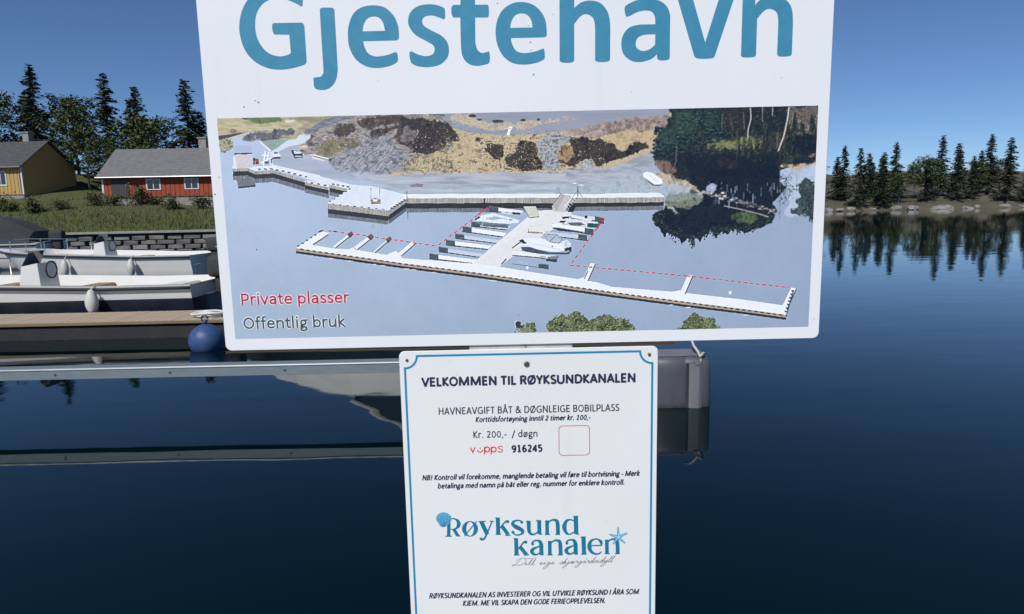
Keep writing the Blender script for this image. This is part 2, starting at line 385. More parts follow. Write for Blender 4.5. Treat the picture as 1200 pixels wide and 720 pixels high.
# ground behind, roads
mixpoly([(385, 172), (398, 150), (420, 118), (964, 118), (964, 215), (800, 200), (770, 180), (720, 196), (640, 203), (560, 202), (470, 204), (420, 200), (385, 188)], [(120, 100, 84), (176, 150, 118), (214, 194, 156), (184, 164, 122), (206, 184, 144), (150, 128, 102)], fbm(5, 91, 5, 1.6, .8))
poly(B_((160, 40), (1200, 0), (1520, 0), (1510, 70), (1200, 112), (1000, 150), (780, 178), (560, 184), (380, 170), (250, 130), (170, 90)), (150, 154, 166), fbm(8, 101, 3, 5, .5), 16)
mixpoly(B_((260, 70), (380, 66), (470, 112), (640, 120), (860, 96), (1000, 78), (1010, 88), (880, 108), (700, 145), (560, 155), (440, 148), (330, 120), (280, 100)), [(172, 156, 132), (204, 188, 156), (182, 168, 140)], N_leaf, 0.7)
poly(B_((160, 66), (240, 66), (250, 80), (170, 84)), (110, 118, 128), N_leaf, 60, rough=.4)
for c, s in (((400, 76), (22, 9)), ((440, 98), (14, 6)), ((545, 106), (34, 9)), ((685, 100), (16, 8)), ((772, 97), (9, 7))):
    x, y = B_(c)[0]; blob(x, y, s[0] / 4.8, s[1] / 4.8, (70, 66, 68), N_leaf, 60, .6)
x, y = B_((575, 150))[0]; line([(x, y), (x + 8, y - 1.5)], 1.6, (206, 196, 190)); line(B_((600, 186), (618, 136)), 3.6, (236, 232, 226)); line(B_((610, 186), (622, 150)), 0.6, (150, 140, 130))
poly(B_((160, 60), (1200, 25), (1200, 6), (160, 40)), (208, 214, 224), alpha=0)
# big hill left of centre
D_ = lambda *p: zz(250, 130, 4.2857, p)
hill = D_((410, 125), (470, 100), (560, 50), (620, 25), (800, 12), (1010, 12), (1150, 30), (1200, 60), (1200, 310), (1000, 305), (780, 310), (620, 290), (560, 240), (500, 232), (430, 190), (470, 150), (500, 112))
mixpoly(hill, [(92, 86, 82), (150, 144, 140), (176, 168, 160), (120, 108, 98), (186, 178, 168)], fbm(6, 111, 5, 1.9, .7), 0.8)
poly(D_((455, 105), (560, 40), (640, 24), (720, 28), (600, 62), (520, 100)), (128, 130, 140), fbm(3, 121, 4, 3, .5), 90, rough=.6)
g = random.Random(3)
def spray(pts, n, pal, l0, l1, ang, w=0.6, jit=0.25):
    xs = [p[0] for p in pts]; ys = [p[1] for p in pts]; k = 0
    while k < n:
        x = g.uniform(min(xs), max(xs)); y = g.uniform(min(ys), max(ys)); k += 1; c = False
        for i in range(len(pts)):
            a, b = pts[i], pts[(i + 1) % len(pts)]
            if (a[1] > y) != (b[1] > y) and x < (b[0] - a[0]) * (y - a[1]) / (b[1] - a[1]) + a[0]: c = not c
        if c:
            t = ang + g.uniform(-jit, jit); l = g.uniform(l0, l1)
            line([(x, y), (x + l * math.cos(t), y + l * math.sin(t))], g.uniform(.5, 1) * w, g.choice(pal), alpha=g.uniform(.45, .95))
rockface = D_((580, 250), (640, 210), (720, 160), (800, 120), (870, 130), (930, 190), (960, 230), (950, 270), (900, 295), (780, 312), (640, 298))
mixpoly(rockface, [(96, 99, 106), (138, 141, 146), (166, 168, 172), (116, 120, 128)], fbm(4, 131, 5, 1.4, 1.0), 0.7)
spray(rockface, 700, [(90, 92, 100), (110, 114, 118), (196, 198, 202), (206, 206, 208), (140, 142, 148)], 2, 8, 2.45, .55)
spray(D_((480, 190), (700, 60), (1000, 20), (900, 100), (600, 230)), 420, [(84, 74, 68), (120, 104, 92), (188, 178, 168), (150, 140, 132), (70, 62, 60)], 1.5, 5, 2.6, .8, .5)
for c in ([(590, 100), (640, 75), (700, 60), (720, 100), (680, 120), (610, 125)], [(720, 60), (790, 30), (960, 22), (990, 40), (930, 62), (820, 80), (740, 88)], [(770, 110), (860, 80), (990, 60), (1000, 95), (900, 100), (800, 135)],
          [(910, 130), (930, 60), (1060, 40), (1160, 60), (1200, 90), (1195, 130), (1160, 140), (1155, 200), (1060, 212), (1000, 200), (930, 165)]):
    mixpoly(D_(*c), [(52, 46, 48), (80, 68, 62), (104, 84, 74), (66, 64, 58), (124, 104, 88)], N_leaf, 1.4)
mixpoly(D_((560, 150), (640, 130), (700, 140), (650, 190), (580, 225), (520, 215)), [(110, 102, 70), (150, 138, 100), (128, 124, 84)], N_leaf, 1.2, .8)
mixpoly(D_((640, 165), (720, 150), (740, 175), (680, 200)), [(86, 78, 62), (130, 120, 92)], N_leaf, 1.0, .7)
mixpoly(D_((1110, 200), (1200, 190), (1200, 305), (1000, 300), (960, 268), (1010, 240), (1080, 230)), [(142, 124, 98), (188, 166, 128), (208, 192, 150), (164, 152, 104), (112, 96, 80)], N_leaf, 1.0)
# right half of the hill (B_ coordinates)
mixpoly(B_((0, 90), (60, 95), (140, 90), (200, 105), (260, 120), (300, 155), (290, 175), (245, 190), (240, 250), (210, 275), (110, 285), (60, 255), (0, 240)), [(44, 40, 44), (72, 62, 60), (54, 52, 50), (96, 80, 70)], N_leaf, 1.1)
mixpoly(B_((0, 150), (50, 140), (90, 170), (70, 210), (0, 230)), [(112, 108, 104), (160, 154, 148)], N_leaf, 1.0, .8)
for c in ([(255, 180), (300, 175), (325, 200), (310, 220), (260, 220)], [(410, 200), (430, 185), (470, 220), (430, 230)], [(470, 240), (520, 230), (590, 240), (570, 275), (560, 330), (520, 320), (490, 270)],
          [(640, 230), (700, 215), (760, 240), (790, 270), (760, 290), (800, 350), (790, 385), (700, 388), (620, 365), (575, 325), (600, 300), (650, 290)], [(930, 210), (1000, 195), (1100, 205), (1200, 215), (1200, 300), (1180, 340), (1110, 362), (1080, 330), (1000, 330), (960, 370), (880, 340), (900, 270), (960, 250)]):
    mixpoly(B_(*c), [(40, 36, 40), (64, 54, 52), (84, 72, 62), (50, 50, 48)], N_leaf, 1.3)
mixpoly(B_((770, 220), (800, 190), (860, 180), (960, 180), (960, 215), (900, 245), (880, 330), (900, 375), (810, 385), (800, 340), (765, 290)), [(118, 120, 124), (158, 160, 164), (184, 184, 186), (104, 106, 110)], N_leaf, .8)
mixpoly(B_((1000, 350), (1060, 310), (1090, 340), (1080, 368), (1010, 375)), [(150, 156, 158), (190, 194, 196)], N_leaf, .8)
mixpoly(B_((880, 290), (920, 235), (960, 250), (970, 300), (930, 345), (890, 335)), [(170, 136, 96), (196, 160, 110), (110, 84, 62)], N_leaf, .8, .9)
mixpoly(B_((940, 160), (1200, 108), (1200, 190), (1100, 200), (960, 190)), [(130, 112, 106), (160, 140, 130), (186, 166, 150)], N_leaf, .8)
spray(B_((250, 190), (760, 190), (760, 380), (0, 385), (0, 310)), 520, [(104, 92, 62), (220, 200, 154), (200, 176, 124), (140, 122, 84), (168, 158, 92)], 1, 3.2, 1.9, .7, 1.2)
spray(B_((180, 330), (320, 320), (340, 370), (300, 392), (180, 385)), 90, [(90, 78, 70), (196, 186, 176), (130, 112, 100)], 2, 5, 2.3, .7, .8)
spray(B_((20, 300), (200, 290), (200, 380), (20, 385)), 140, [(120, 96, 70), (150, 126, 90), (90, 76, 60)], 1, 3, 1.7, .7, 1)
for (c, n) in (([(0, 95), (300, 120), (290, 250), (110, 285), (0, 240)], 160), ([(470, 235), (760, 240), (800, 385), (580, 340)], 130), ([(930, 205), (1200, 215), (1180, 345), (890, 340)], 130)):
    xs_ = [p[0] for p in B_(*c)]; ys_ = [p[1] for p in B_(*c)]
    for k in range(n): leaves(g.uniform(min(xs_), max(xs_)), g.uniform(min(ys_), max(ys_)), 2, 1.4, 2, [(38, 34, 36), (58, 50, 48), (92, 78, 68), (120, 104, 90), (46, 44, 42)], .3, .9, k + n)
for k in range(260):
    x = g.uniform(385, 470); y = g.uniform(124, 190)
    if y > 190 - (x - 350) * .62: leaves(x, y, 2, 1, 1, [(70, 60, 56), (110, 98, 88), (190, 180, 170), (60, 56, 50), (150, 144, 140)], .3, 1.0, k)
for k in range(1500):
    x = g.uniform(475, 790); y = g.uniform(150, 203)
    if y < 200 - max(0, x - 700) * .42: leaves(x, y, 1.5, .8, 1, g.choice([[(208, 186, 146), (222, 204, 166)], [(150, 128, 94), (132, 112, 84)], [(188, 172, 130), (160, 148, 116)], [(104, 90, 78), (84, 72, 64)]]), .25, .9, k)
# heather strip and track right
E_ = lambda *p: zz(710, 120, 4.8, p)
mixpoly(E_((0, 115), (360, 70), (370, 140), (300, 170), (0, 200)), [(124, 104, 98), (156, 134, 122), (182, 162, 144)], N_leaf, .5)
mixpoly(E_((0, 180), (300, 150), (300, 230), (250, 250), (230, 235), (160, 260), (60, 270), (0, 240)), [(176, 148, 108), (206, 182, 138), (196, 168, 122)], N_leaf, .5)
mixpoly(E_((0, 220), (60, 240), (70, 290), (120, 250), (190, 222), (245, 240), (235, 262), (140, 300), (60, 320), (0, 370)), [(34, 32, 36), (60, 54, 50), (76, 66, 58)], N_leaf, .9)
mixpoly(E_((0, 345), (60, 325), (240, 268), (250, 280), (90, 350), (0, 390)), [(190, 166, 128), (206, 186, 150)], N_leaf, .6)
mixpoly(E_((-240, 380), (0, 378), (90, 350), (240, 280), (290, 290), (290, 330), (250, 360), (200, 400), (-60, 462), (-200, 470)), [(148, 154, 164), (168, 174, 184), (182, 186, 194)], fbm(6, 141, 4, 3, .6))
mixpoly(E_((-260, 478), (-60, 466), (200, 402), (300, 400), (460, 470), (560, 500), (520, 590), (340, 580), (330, 520), (-300, 516)), [(154, 166, 174), (176, 188, 196), (166, 178, 186)], N_med)
mixpoly(E_((260, 390), (360, 395), (470, 430), (560, 490), (600, 510), (500, 500), (420, 470), (320, 455)), [(176, 158, 130), (206, 194, 172), (150, 136, 110)], N_leaf, .7)
mixpoly(E_((330, 520), (520, 505), (560, 540), (500, 590), (400, 600), (345, 580)), [(120, 136, 120), (150, 160, 150), (104, 118, 96)], N_leaf, .7)
# forest
forest = E_((365, 30), (1210, 5), (1210, 330), (1150, 350), (1000, 350), (960, 390), (940, 470), (900, 560), (760, 560), (700, 520), (560, 495), (460, 440), (380, 410), (330, 380), (290, 330), (250, 285), (290, 250), (270, 220), (310, 180), (340, 130), (365, 90))
mixpoly(forest, [(18, 26, 40), (30, 40, 48), (42, 52, 52), (22, 32, 44), (58, 64, 56)], N_leaf, 1.4)
mixpoly(E_((380, 40), (620, 30), (700, 60), (640, 170), (560, 220), (480, 250), (440, 260), (370, 240), (300, 230), (330, 160), (370, 110)), [(34, 48, 46), (48, 66, 58), (28, 40, 40), (64, 82, 68), (22, 32, 36)], N_leaf, 1.6)
for i in range(520):
    y = g.uniform(40, 330); x = g.uniform(300 if y > 150 else 380, 640)
    leaves(710 + x / 4.8, 120 + y / 4.8, 3, 2, 2, [(62, 84, 70), (42, 60, 54), (80, 98, 82), (26, 38, 40), (22, 30, 34)], .5, 1.3, i)
mixpoly(E_((560, 215), (660, 215), (780, 205), (860, 195), (900, 230), (860, 260), (760, 262), (640, 262), (560, 255)), [(90, 96, 60), (126, 132, 74), (148, 150, 92), (70, 78, 56)], N_leaf, 1.2)
mixpoly(E_((1020, 25), (1200, 15), (1200, 180), (1080, 190), (1020, 150)), [(104, 92, 82), (140, 122, 110), (80, 76, 66), (160, 142, 128)], N_leaf, 1.0, .9)
mixpoly(E_((660, 30), (800, 25), (790, 150), (720, 190), (680, 130)), [(50, 46, 44), (66, 58, 52), (34, 38, 40)], N_leaf, 1.0, .8)
mixpoly(E_((900, 170), (1010, 160), (1010, 260), (900, 280)), [(86, 84, 62), (64, 66, 52), (44, 46, 44)], N_leaf, 1.0, .8)
mixpoly(E_((620, 320), (720, 310), (740, 350), (700, 372), (640, 360)), [(90, 68, 54), (60, 50, 46), (118, 92, 70)], N_leaf, 1.0, .8)
mixpoly(E_((280, 330), (350, 320), (400, 390), (360, 410), (290, 390)), [(120, 92, 74), (150, 122, 98), (86, 70, 58)], N_leaf, .9, .9)
mixpoly(E_((1140, 285), (1200, 275), (1200, 300), (1150, 308)), [(150, 116, 90), (120, 90, 72)], N_leaf, .3)
for i in range(260):
    x = g.uniform(640, 1200); y = g.uniform(30, 340)
    leaves(710 + x / 4.8, 120 + y / 4.8, 4, 3, 2, [(60, 74, 58), (84, 86, 62), (30, 38, 40), (20, 26, 32), (100, 98, 74)], .4, 1.2, 900 + i)
gt = random.Random(77)
def conifer(x, yb, h, w, pal, hi):
    line([(x, yb), (x + gt.uniform(-1, 1), yb - h)], .7, (70, 62, 56), .7)
    n = int(h / 1.1)
    for k in range(n):
        t = k / n; y = yb - h * t; ww = w * (1 - t) ** .8 * gt.uniform(.6, 1.1)
        for sd in (-1, 1):
            for q in range(3):
                xx = x + sd * ww * (q + .5) / 3; yy = y + (q * .5); leaves(xx, yy, ww / 5 + .4, .5, 2, hi if (sd < 0 and gt.random() < .55) or gt.random() < .15 else pal, .4, 1.1, gt.randrange(1 << 30))
def pine(x, yb, h, w):
    line([(x, yb), (x + gt.uniform(-1.5, 1.5), yb - h * .8)], .8, (84, 76, 66), .8)
    for q in range(int(9 + h * .5)):
        t = gt.random(); y = yb - h * (.3 + .7 * t); ww = w * math.sin(math.pi * min(1, .3 + t * .75)) ; xx = x + gt.uniform(-1, 1) * ww; r = gt.uniform(1.2, 2.8)
        leaves(xx, y + .8, r * 1.3, r * .6, 12, [(22, 32, 42), (30, 44, 48), (18, 26, 36)], .4, 1.2, gt.randrange(1 << 30))
        leaves(xx - .4, y - .3, r * 1.1, r * .4, 7, [(58, 82, 72), (80, 102, 88), (44, 64, 60), (100, 120, 104)], .3, .9, gt.randrange(1 << 30))
for (x, yb, h, w, k) in sorted([(gt.uniform(400, 640), gt.uniform(170, 300), gt.uniform(18, 34), gt.uniform(4, 7), 0) for _ in range(16)] + [(gt.uniform(290, 400), gt.uniform(240, 345), gt.uniform(12, 24), gt.uniform(4, 6), 0) for _ in range(9)] + [(gt.uniform(640, 1180), gt.uniform(150, 330), gt.uniform(14, 30), gt.uniform(3, 6), 1) for _ in range(34)], key=lambda q: q[1]):
    if k == 0: pine(710 + x / 4.8, 120 + yb / 4.8, h, w * 1.2); continue
    conifer(710 + x / 4.8, 120 + yb / 4.8, h * .8, w, [(24, 34, 38), (34, 48, 46), (18, 26, 32), (44, 58, 50)] if k == 0 else [(26, 34, 38), (40, 46, 42), (54, 54, 46), (20, 26, 32)], [(66, 88, 74), (88, 106, 88), (54, 76, 66)] if k == 0 else [(70, 82, 64), (92, 94, 72), (56, 70, 60)])
poly(E_((0, 0), (1250, -30), (1250, 10), (0, 50)), (120, 120, 120), alpha=0)
for p, w, c in (([(812, 30), (816, 90), (800, 150), (797, 200)], 1.3, (204, 194, 184)), ([(1030, 25), (1018, 110), (1000, 190), (968, 275)], 1.5, (212, 202, 192)), ([(880, 25), (880, 110)], 1.1, (150, 140, 132)),
                ([(938, 25), (935, 75)], 1.3, (160, 152, 146)), ([(773, 55), (778, 150)], .9, (122, 108, 100)), ([(398, 250), (392, 330), (378, 395)], 1.1, (110, 106, 96)), ([(740, 250), (735, 320)], .9, (110, 96, 84)), ([(655, 60), (650, 150)], .7, (120, 120, 104)),
                ([(965, 170), (960, 260)], .7, (120, 112, 96)), ([(1055, 60), (1040, 150)], .7, (150, 138, 126)), ([(700, 60), (704, 140)], .6, (110, 100, 90))):
    line(E_(*p), w, c)
# forest reflections and the rocks
H_ = lambda *p: zz(750, 180, 5.7143, p)
refl = H_((330, 150), (420, 180), (470, 120), (700, 100), (930, 90), (1000, 90), (960, 190), (1000, 210), (950, 260), (890, 330), (920, 380), (870, 470), (800, 500), (700, 530), (620, 500), (590, 540), (540, 520), (510, 560), (470, 500), (440, 540), (400, 590), (370, 560), (350, 640), (330, 560), (280, 610), (250, 560), (180, 530), (165, 560), (130, 500), (95, 470), (75, 430), (110, 390), (160, 375), (170, 330), (330, 360), (430, 300))
mixpoly(refl, [(16, 24, 38), (22, 34, 46), (32, 44, 50), (18, 28, 42)], N_leaf, .8, rag=.8)
for k in range(60):
    x = g.uniform(95, 890); y0 = np.interp(x, [95, 200, 350, 500, 700, 890], [420, 520, 560, 500, 500, 420]); L = g.uniform(8, 60)
    for q in range(5): leaves(750 + x / 5.714, 180 + (y0 + L * (q - 1) / 4) / 5.714, (5 - q) * .7, .9, 6, [(28, 38, 44), (40, 52, 52), (22, 28, 36), (56, 70, 62)], .4, 1.1, k * 9 + q)
for (x, y, rx, ry) in ((130, 430, 40, 60), (240, 540, 50, 60), (350, 590, 20, 50), (500, 530, 40, 40), (620, 500, 50, 30), (740, 480, 50, 40), (840, 430, 50, 40), (700, 430, 60, 40)):
    leaves(750 + x / 5.714, 180 + y / 5.714, rx / 5.7, ry / 5.7, 60, [(36, 50, 50), (24, 32, 38), (60, 78, 62), (90, 104, 92)], .4, 1.2, int(x))
mixpoly(H_((600, 420), (680, 390), (780, 400), (800, 440), (740, 470), (640, 450)), [(48, 66, 48), (84, 104, 64), (110, 128, 84)], N_leaf, 1.0, .9)
for i in range(46):
    x = g.uniform(430, 1000); y = g.uniform(180, 320); h = g.uniform(14, 60)
    line(H_((x, y), (x + g.uniform(-4, 4), y + h)), g.uniform(.5, 1.4), (158, 170, 190), alpha=g.uniform(.5, .95))
mixpoly(H_((440, 220), (480, 200), (520, 205), (500, 250), (445, 252)), [(150, 160, 180), (186, 192, 208)], N_leaf, rag=1)
mixpoly(H_((940, 110), (990, 95), (1060, 110), (1120, 80), (1200, 70), (1200, 330), (1140, 400), (1000, 420), (960, 400), (1000, 330), (980, 220), (930, 180)), [(160, 175, 198), (184, 196, 216), (172, 186, 208)], N_med, rag=1.2)
mixpoly(H_((1075, 190), (1115, 160), (1190, 230), (1190, 500), (1160, 450), (1090, 400), (1010, 400), (1060, 350), (1030, 320), (1080, 290), (1060, 240)), [(30, 44, 54), (48, 64, 66), (70, 86, 84)], N_leaf, alpha=.9, rag=1.6)
for i in range(70):
    x = g.uniform(930, 1010); y = g.uniform(110, 320); leaves(750 + x / 5.714, 180 + y / 5.714, 4, 5, 3, [(60, 70, 76), (100, 110, 122), (40, 48, 54)], .3, 1.0, 300 + i)
for i in range(60):
    y = g.uniform(190, 460); x = 1175 - abs(g.gauss(0, 50)) * (1.4 if 200 < y < 420 else .6)
    leaves(750 + x / 5.714, 180 + y / 5.714, 5, 2.5, 7, [(40, 52, 52), (62, 78, 68), (26, 36, 40), (90, 108, 84)], .5, 1.4, 500 + i)
line(H_((935, 90), (938, 300), (934, 440)), .8, (90, 98, 108), .7); line(H_((885, 200), (886, 400)), .7, (70, 80, 88), .7)
mixpoly(H_((160, 320), (230, 350), (260, 390), (250, 410), (190, 370), (150, 350)), [(140, 140, 136), (190, 188, 184), (60, 66, 66)], N_leaf, .8)
mixpoly(H_((170, 330), (380, 300), (430, 300), (380, 350), (300, 368), (220, 360)), [(104, 112, 90), (140, 144, 118), (80, 90, 76)], N_leaf, .8)
rk = random.Random(8)
for i in range(120):
    t = rk.random(); x = 330 + t * 600; y = 262 + max(0, (t - .2)) * 170 + rk.gauss(0, 9); r = rk.uniform(.7, 2.4) * (1 - .3 * t)
    c = rk.choice([(196, 194, 190), (168, 166, 164), (214, 210, 206), (120, 118, 120), (84, 84, 88)]) if t < .6 else rk.choice([(130, 124, 126), (90, 88, 90), (160, 150, 150), (60, 62, 66)])
    blob(750 + x / 5.714, 180 + y / 5.714, r * 1.4, r * .7, c, N_leaf, 30, .6)
line(H_((560, 350), (680, 375), (800, 405), (860, 425)), 1.3, (168, 160, 158), nz=N_leaf, amp=60)
# white boat pulled up on the shore
poly(E_((208, 400), (228, 390), (262, 398), (312, 432), (320, 452), (300, 466), (272, 464), (240, 440), (212, 420)), (238, 240, 244)); poly(E_((212, 420), (240, 440), (272, 464), (318, 462), (300, 470), (262, 468)), (70, 74, 84)); line(E_((228, 404), (290, 446)), .5, (170, 176, 188)); line(E_((242, 402), (304, 440)), .5, (190, 196, 204))
# soften foliage and heath to the softness of a printed photograph
def soften(pts, r, k, feather=3):
    global CV
    m = pmask(pts)
    if m is None: return
    M_ = np.zeros((PH, PW), np.float32); M_[m[0]] = m[1]; M_ = blur(M_, feather)[..., None] * k
    Bq = np.stack([blur(CV[..., i], r) for i in range(3)], -1); CV = CV * (1 - M_) + Bq * M_
soften(E_((240, 0), (1210, 0), (1210, 700), (240, 700), (240, 500), (200, 250)), .7, .85)
soften([(254, 120), (790, 120), (790, 205), (380, 205), (254, 170)], .4, .6)
# big light and shade over the wood: lit crowns upper left, clearing, dark shore
for (pp, col, al) in ((E_((390, 60), (470, 50), (520, 120), (440, 200), (380, 180)), (78, 104, 88), .35), (E_((540, 60), (600, 50), (620, 130), (560, 150)), (70, 94, 78), .3), (E_((300, 180), (360, 140), (390, 230), (320, 260)), (86, 108, 94), .35), (E_((560, 225), (760, 205), (880, 190), (860, 240), (620, 262)), (138, 138, 92), .35), (E_((440, 300), (960, 300), (960, 420), (480, 420)), (16, 24, 38), .55), (E_((1060, 190), (1200, 180), (1200, 270), (1040, 300)), (16, 24, 40), .6)):
    m = pmask(pp)
    if m is not None:
        M_ = np.zeros((PH, PW), np.float32); M_[m[0]] = m[1]; M_ = np.clip(blur(M_, 3) * (1 + N_med * 3.0), 0, 1)[..., None] * al; CV = CV * (1 - M_) + np.array(col, np.float32) * M_
# quays
def wallrun(top, h1, h2, h3, dark=(58, 60, 64)):
    """a concrete wall: light slab edge line 'top', face h1, dark wet band h2, mirrored band h3"""
    n = len(top)
    dn = lambda d: [(x, y + d) for x, y in top]
    poly(dn(h1 + h2) + dn(h1 + h2 + h3)[::-1], (118, 122, 128), fbm(1.2, 5, 2, .5, 6), 60)
    poly(dn(h1) + dn(h1 + h2)[::-1], dark, N_med, 20)
    poly(dn(0) + dn(h1)[::-1], (166, 162, 152), fbm(1.5, 8, 3, .35, 6), 90)
def cleats(p, n, col=(44, 54, 52), s=(1.9, 1.0)):
    L = [math.dist(p[i], p[i + 1]) for i in range(len(p) - 1)]; T = sum(L)
    for k in range(n):
        d = T * (k + .5) / n
        for i, l in enumerate(L):
            if d <= l: break
            d -= l
        x = p[i][0] + (p[i + 1][0] - p[i][0]) * d / l; y = p[i][1] + (p[i + 1][1] - p[i][1]) * d / l
        poly([(x - s[0], y - s[1]), (x + s[0], y - s[1] * .5), (x + s[0], y + s[1]), (x - s[0] * .8, y + s[1] * .7)], col)
K_ = lambda *p: zz(360, 180, 6.546, p)
poly(A((128, 540), (160, 530), (310, 560), (320, 640), (175, 656), (165, 600)), (120, 122, 126), N_med, 16); poly(A((170, 640), (320, 625), (320, 640), (175, 656)), (70, 74, 80))
wallrun(A((128, 488), (250, 482), (320, 512), (470, 502), (735, 580)), 3.4, 5.2, 5.0)
poly(A((120, 470), (250, 470), (290, 470), (450, 462), (470, 455), (864, 545), (864, 590), (740, 570), (690, 548), (470, 496), (320, 505), (250, 482), (128, 486)), (222, 226, 232), N_med, 10)
cleats(A((325, 492), (450, 490), (560, 510), (740, 552), (770, 566)), 9)
wallrun(A((735, 600), (864, 628)) + K_((165, 260)), 3.4, 4.6, 4.6)
wallrun(K_((170, 240), (330, 275)), 3.4, 4.6, 4.4); poly(A((735, 588), (864, 598)) + K_((165, 238), (165, 258)) + A((864, 628), (735, 600)), (216, 220, 226)); cleats(A((745, 596), (864, 618)) + K_((160, 248)), 6); cleats(K_((180, 234), (330, 262)), 5)
poly(K_((0, 148), (345, 240), (350, 262), (330, 275), (170, 238), (0, 196)), (220, 224, 230), N_med, 10)
poly(K_((0, 205), (160, 240), (160, 258), (0, 225)), (218, 222, 228)); cleats(K_((180, 232), (330, 258)), 4); cleats(K_((10, 222), (160, 246)), 3)
poly(K_((155, 380), (330, 262), (345, 240), (500, 250), (765, 318), (765, 345), (620, 435), (400, 415), (165, 388)), (216, 222, 230), N_med, 12)
wallrun(K_((158, 384), (400, 412), (622, 440)), 6.2, 5.5, 4.4)
poly(K_((622, 440), (765, 348), (765, 375), (625, 475)), (158, 156, 150), fbm(1.5, 8, 3, .35, 6), 60); poly(K_((625, 472), (765, 372), (765, 412), (625, 512)), (52, 54, 60)); poly(K_((625, 510), (765, 410), (765, 438), (625, 542)), (100, 106, 114))
cleats(K_((170, 386), (400, 408), (610, 430)), 8, s=(1.7, .7)); cleats(K_((640, 425), (755, 350)), 6); cleats(K_((160, 376), (340, 262)), 6, s=(1.4, .8))
for x in (487, 555): line(K_((x, 262), (x, 370)), .55, (120, 124, 130)); line(K_((x + 15, 530), (x + 17, 585)), .5, (120, 130, 148), .7)
poly(K_((485, 345), (520, 335), (565, 350), (565, 385), (490, 385)), (150, 140, 132), N_leaf, 90); line(K_((485, 350), (520, 338), (562, 352)), .6, (236, 234, 230)); line(K_((485, 385), (565, 385)), .8, (110, 104, 100)); poly(K_((500, 350), (545, 350), (530, 368), (505, 368)), (232, 228, 222))
line(K_((765, 290), (765, 345)), .6, (80, 84, 90)); line(K_((770, 450), (770, 500)), .9, (90, 100, 116), .8)
# straight quay behind the marina
wallrun(B_((30, 536), (540, 534), (960, 536)), 6.6, 6.2, 4.6, (52, 54, 58)); wallrun(E_((-200, 534), (150, 532), (325, 528)), 6.6, 4.6, 4.8, (52, 54, 58))
poly(B_((0, 516), (540, 514), (1205, 516), (1205, 536), (540, 538), (20, 540)), (228, 230, 234), N_med, 8); poly(E_((-5, 512), (300, 508), (325, 526), (325, 534), (-5, 536)), (226, 228, 232), N_med, 8)
line(B_((468, 540), (468, 600)), 2.0, (50, 52, 58)); line(B_((30, 500), (34, 560)), .8, (90, 96, 104))
for x in (727, 1100): line(B_((x, 540), (x, 566)), .5, (110, 108, 104))
# small house, vehicles, benches
poly(A((152, 292), (280, 290), (292, 356), (140, 360), (132, 330)), (176, 184, 206), N_med, 8); poly(A((138, 356), (292, 354), (292, 366), (142, 370)), (74, 82, 98)); poly(A((148, 370), (292, 366), (292, 478), (160, 482), (135, 470)), (206, 198, 202), N_fine, 14); poly(A((128, 392), (150, 380), (160, 480), (132, 484)), (226, 222, 214))
poly(A((296, 392), (312, 396), (314, 452), (300, 452)), (60, 44, 50)); poly(A((312, 400), (345, 404), (350, 450), (318, 452)), (170, 84, 80), N_leaf, 40); blob(*A((332, 440))[0], 2.0, 1.4, (120, 48, 50))
for p in ([(370, 372), (430, 378)], [(400, 335), (385, 460)], [(430, 345), (410, 445)], [(360, 440), (440, 400)]): line(A(*p), 1.5, (236, 240, 244))
poly(A((395, 425), (430, 425), (430, 445), (395, 445)), (90, 96, 108)); poly(A((462, 362), (480, 345), (510, 348), (532, 378), (530, 400), (470, 402)), (222, 226, 232)); poly(A((474, 350), (505, 346), (510, 360), (478, 364)), (86, 96, 112)); poly(A((466, 390), (530, 386), (530, 404), (468, 406)), (78, 80, 90))
line(A((470, 400), (448, 412), (456, 440)), 1.3, (70, 78, 92)); poly(A((615, 330), (660, 335), (715, 358), (720, 395), (650, 400), (635, 375)), (66, 76, 88), N_leaf, 30); poly(A((640, 338), (700, 345), (705, 362), (650, 362)), (206, 214, 222)); line(A((655, 384), (712, 384)), .8, (190, 196, 204))
poly(A((680, 298), (760, 294), (765, 315), (700, 325), (675, 315)), (212, 178, 146)); poly(A((690, 296), (758, 294), (758, 302), (690, 304)), (236, 214, 184))
for a in (((805, 368), (864, 385)), ((795, 395), (864, 412))): line(A(*a), 1.4, (232, 222, 206))
line(E_((-320, 290), (-320, 290.1)), .1, (230, 220, 205)); line(zz(230, 120, 4.8, [(655, 295), (745, 318)]), 1.5, (236, 224, 206)); line(zz(230, 120, 4.8, [(650, 308), (720, 328)]), 1.4, (226, 214, 198)); line(zz(230, 120, 4.8, [(655, 302), (735, 322)]), .6, (120, 110, 104))
# fingers and the gangway
W = (232, 234, 236); FE = (78, 90, 96); Fh = (112, 122, 126)
I_ = lambda *p: zz(500, 225, 7.2, p); J_ = lambda *p: zz(600, 200, 6.0, p)
def finger(P, x0, y0, x1, y1, th, fl=True, boat=False, light=True):
    dx, dy = x1 - x0, y1 - y0
    x1 += 22 if x1 > x0 else -22
    poly(P((x0, y0), (x1, y1), (x1 - (34 if x1 > x0 else -10), y1 + th * .8), (x0 + 4, y0 + th)), W if light else (196, 204, 214), N_med, 8)
    line(P((x0, y0 + th + 2), (x1 - (34 if x1 > x0 else -10), y1 + th * .8 + 2)), 1.35, (52, 60, 72)); line(P((x0, y0), (x1, y1)), .4, (150, 158, 168))
    if fl:
        s = 78 if P is I_ else 66; o = 1 if x1 > x0 else -1; q = dy / dx * s * o
        poly(P((x0, y0 - 2), (x0 + s * o, y0 - 2 + q), (x0 + s * o, y0 + th + q + 2), (x0, y0 + th + 2)), FE, fbm(1.2, 15, 2, 3, .5), 60)
        line(P((x0, y0), (x0 + s * o, y0 + q)), .8, Fh); line(P((x0, y0 + th + 4), (x0 + s * o, y0 + th + 4 + q)), .9, (44, 50, 58))
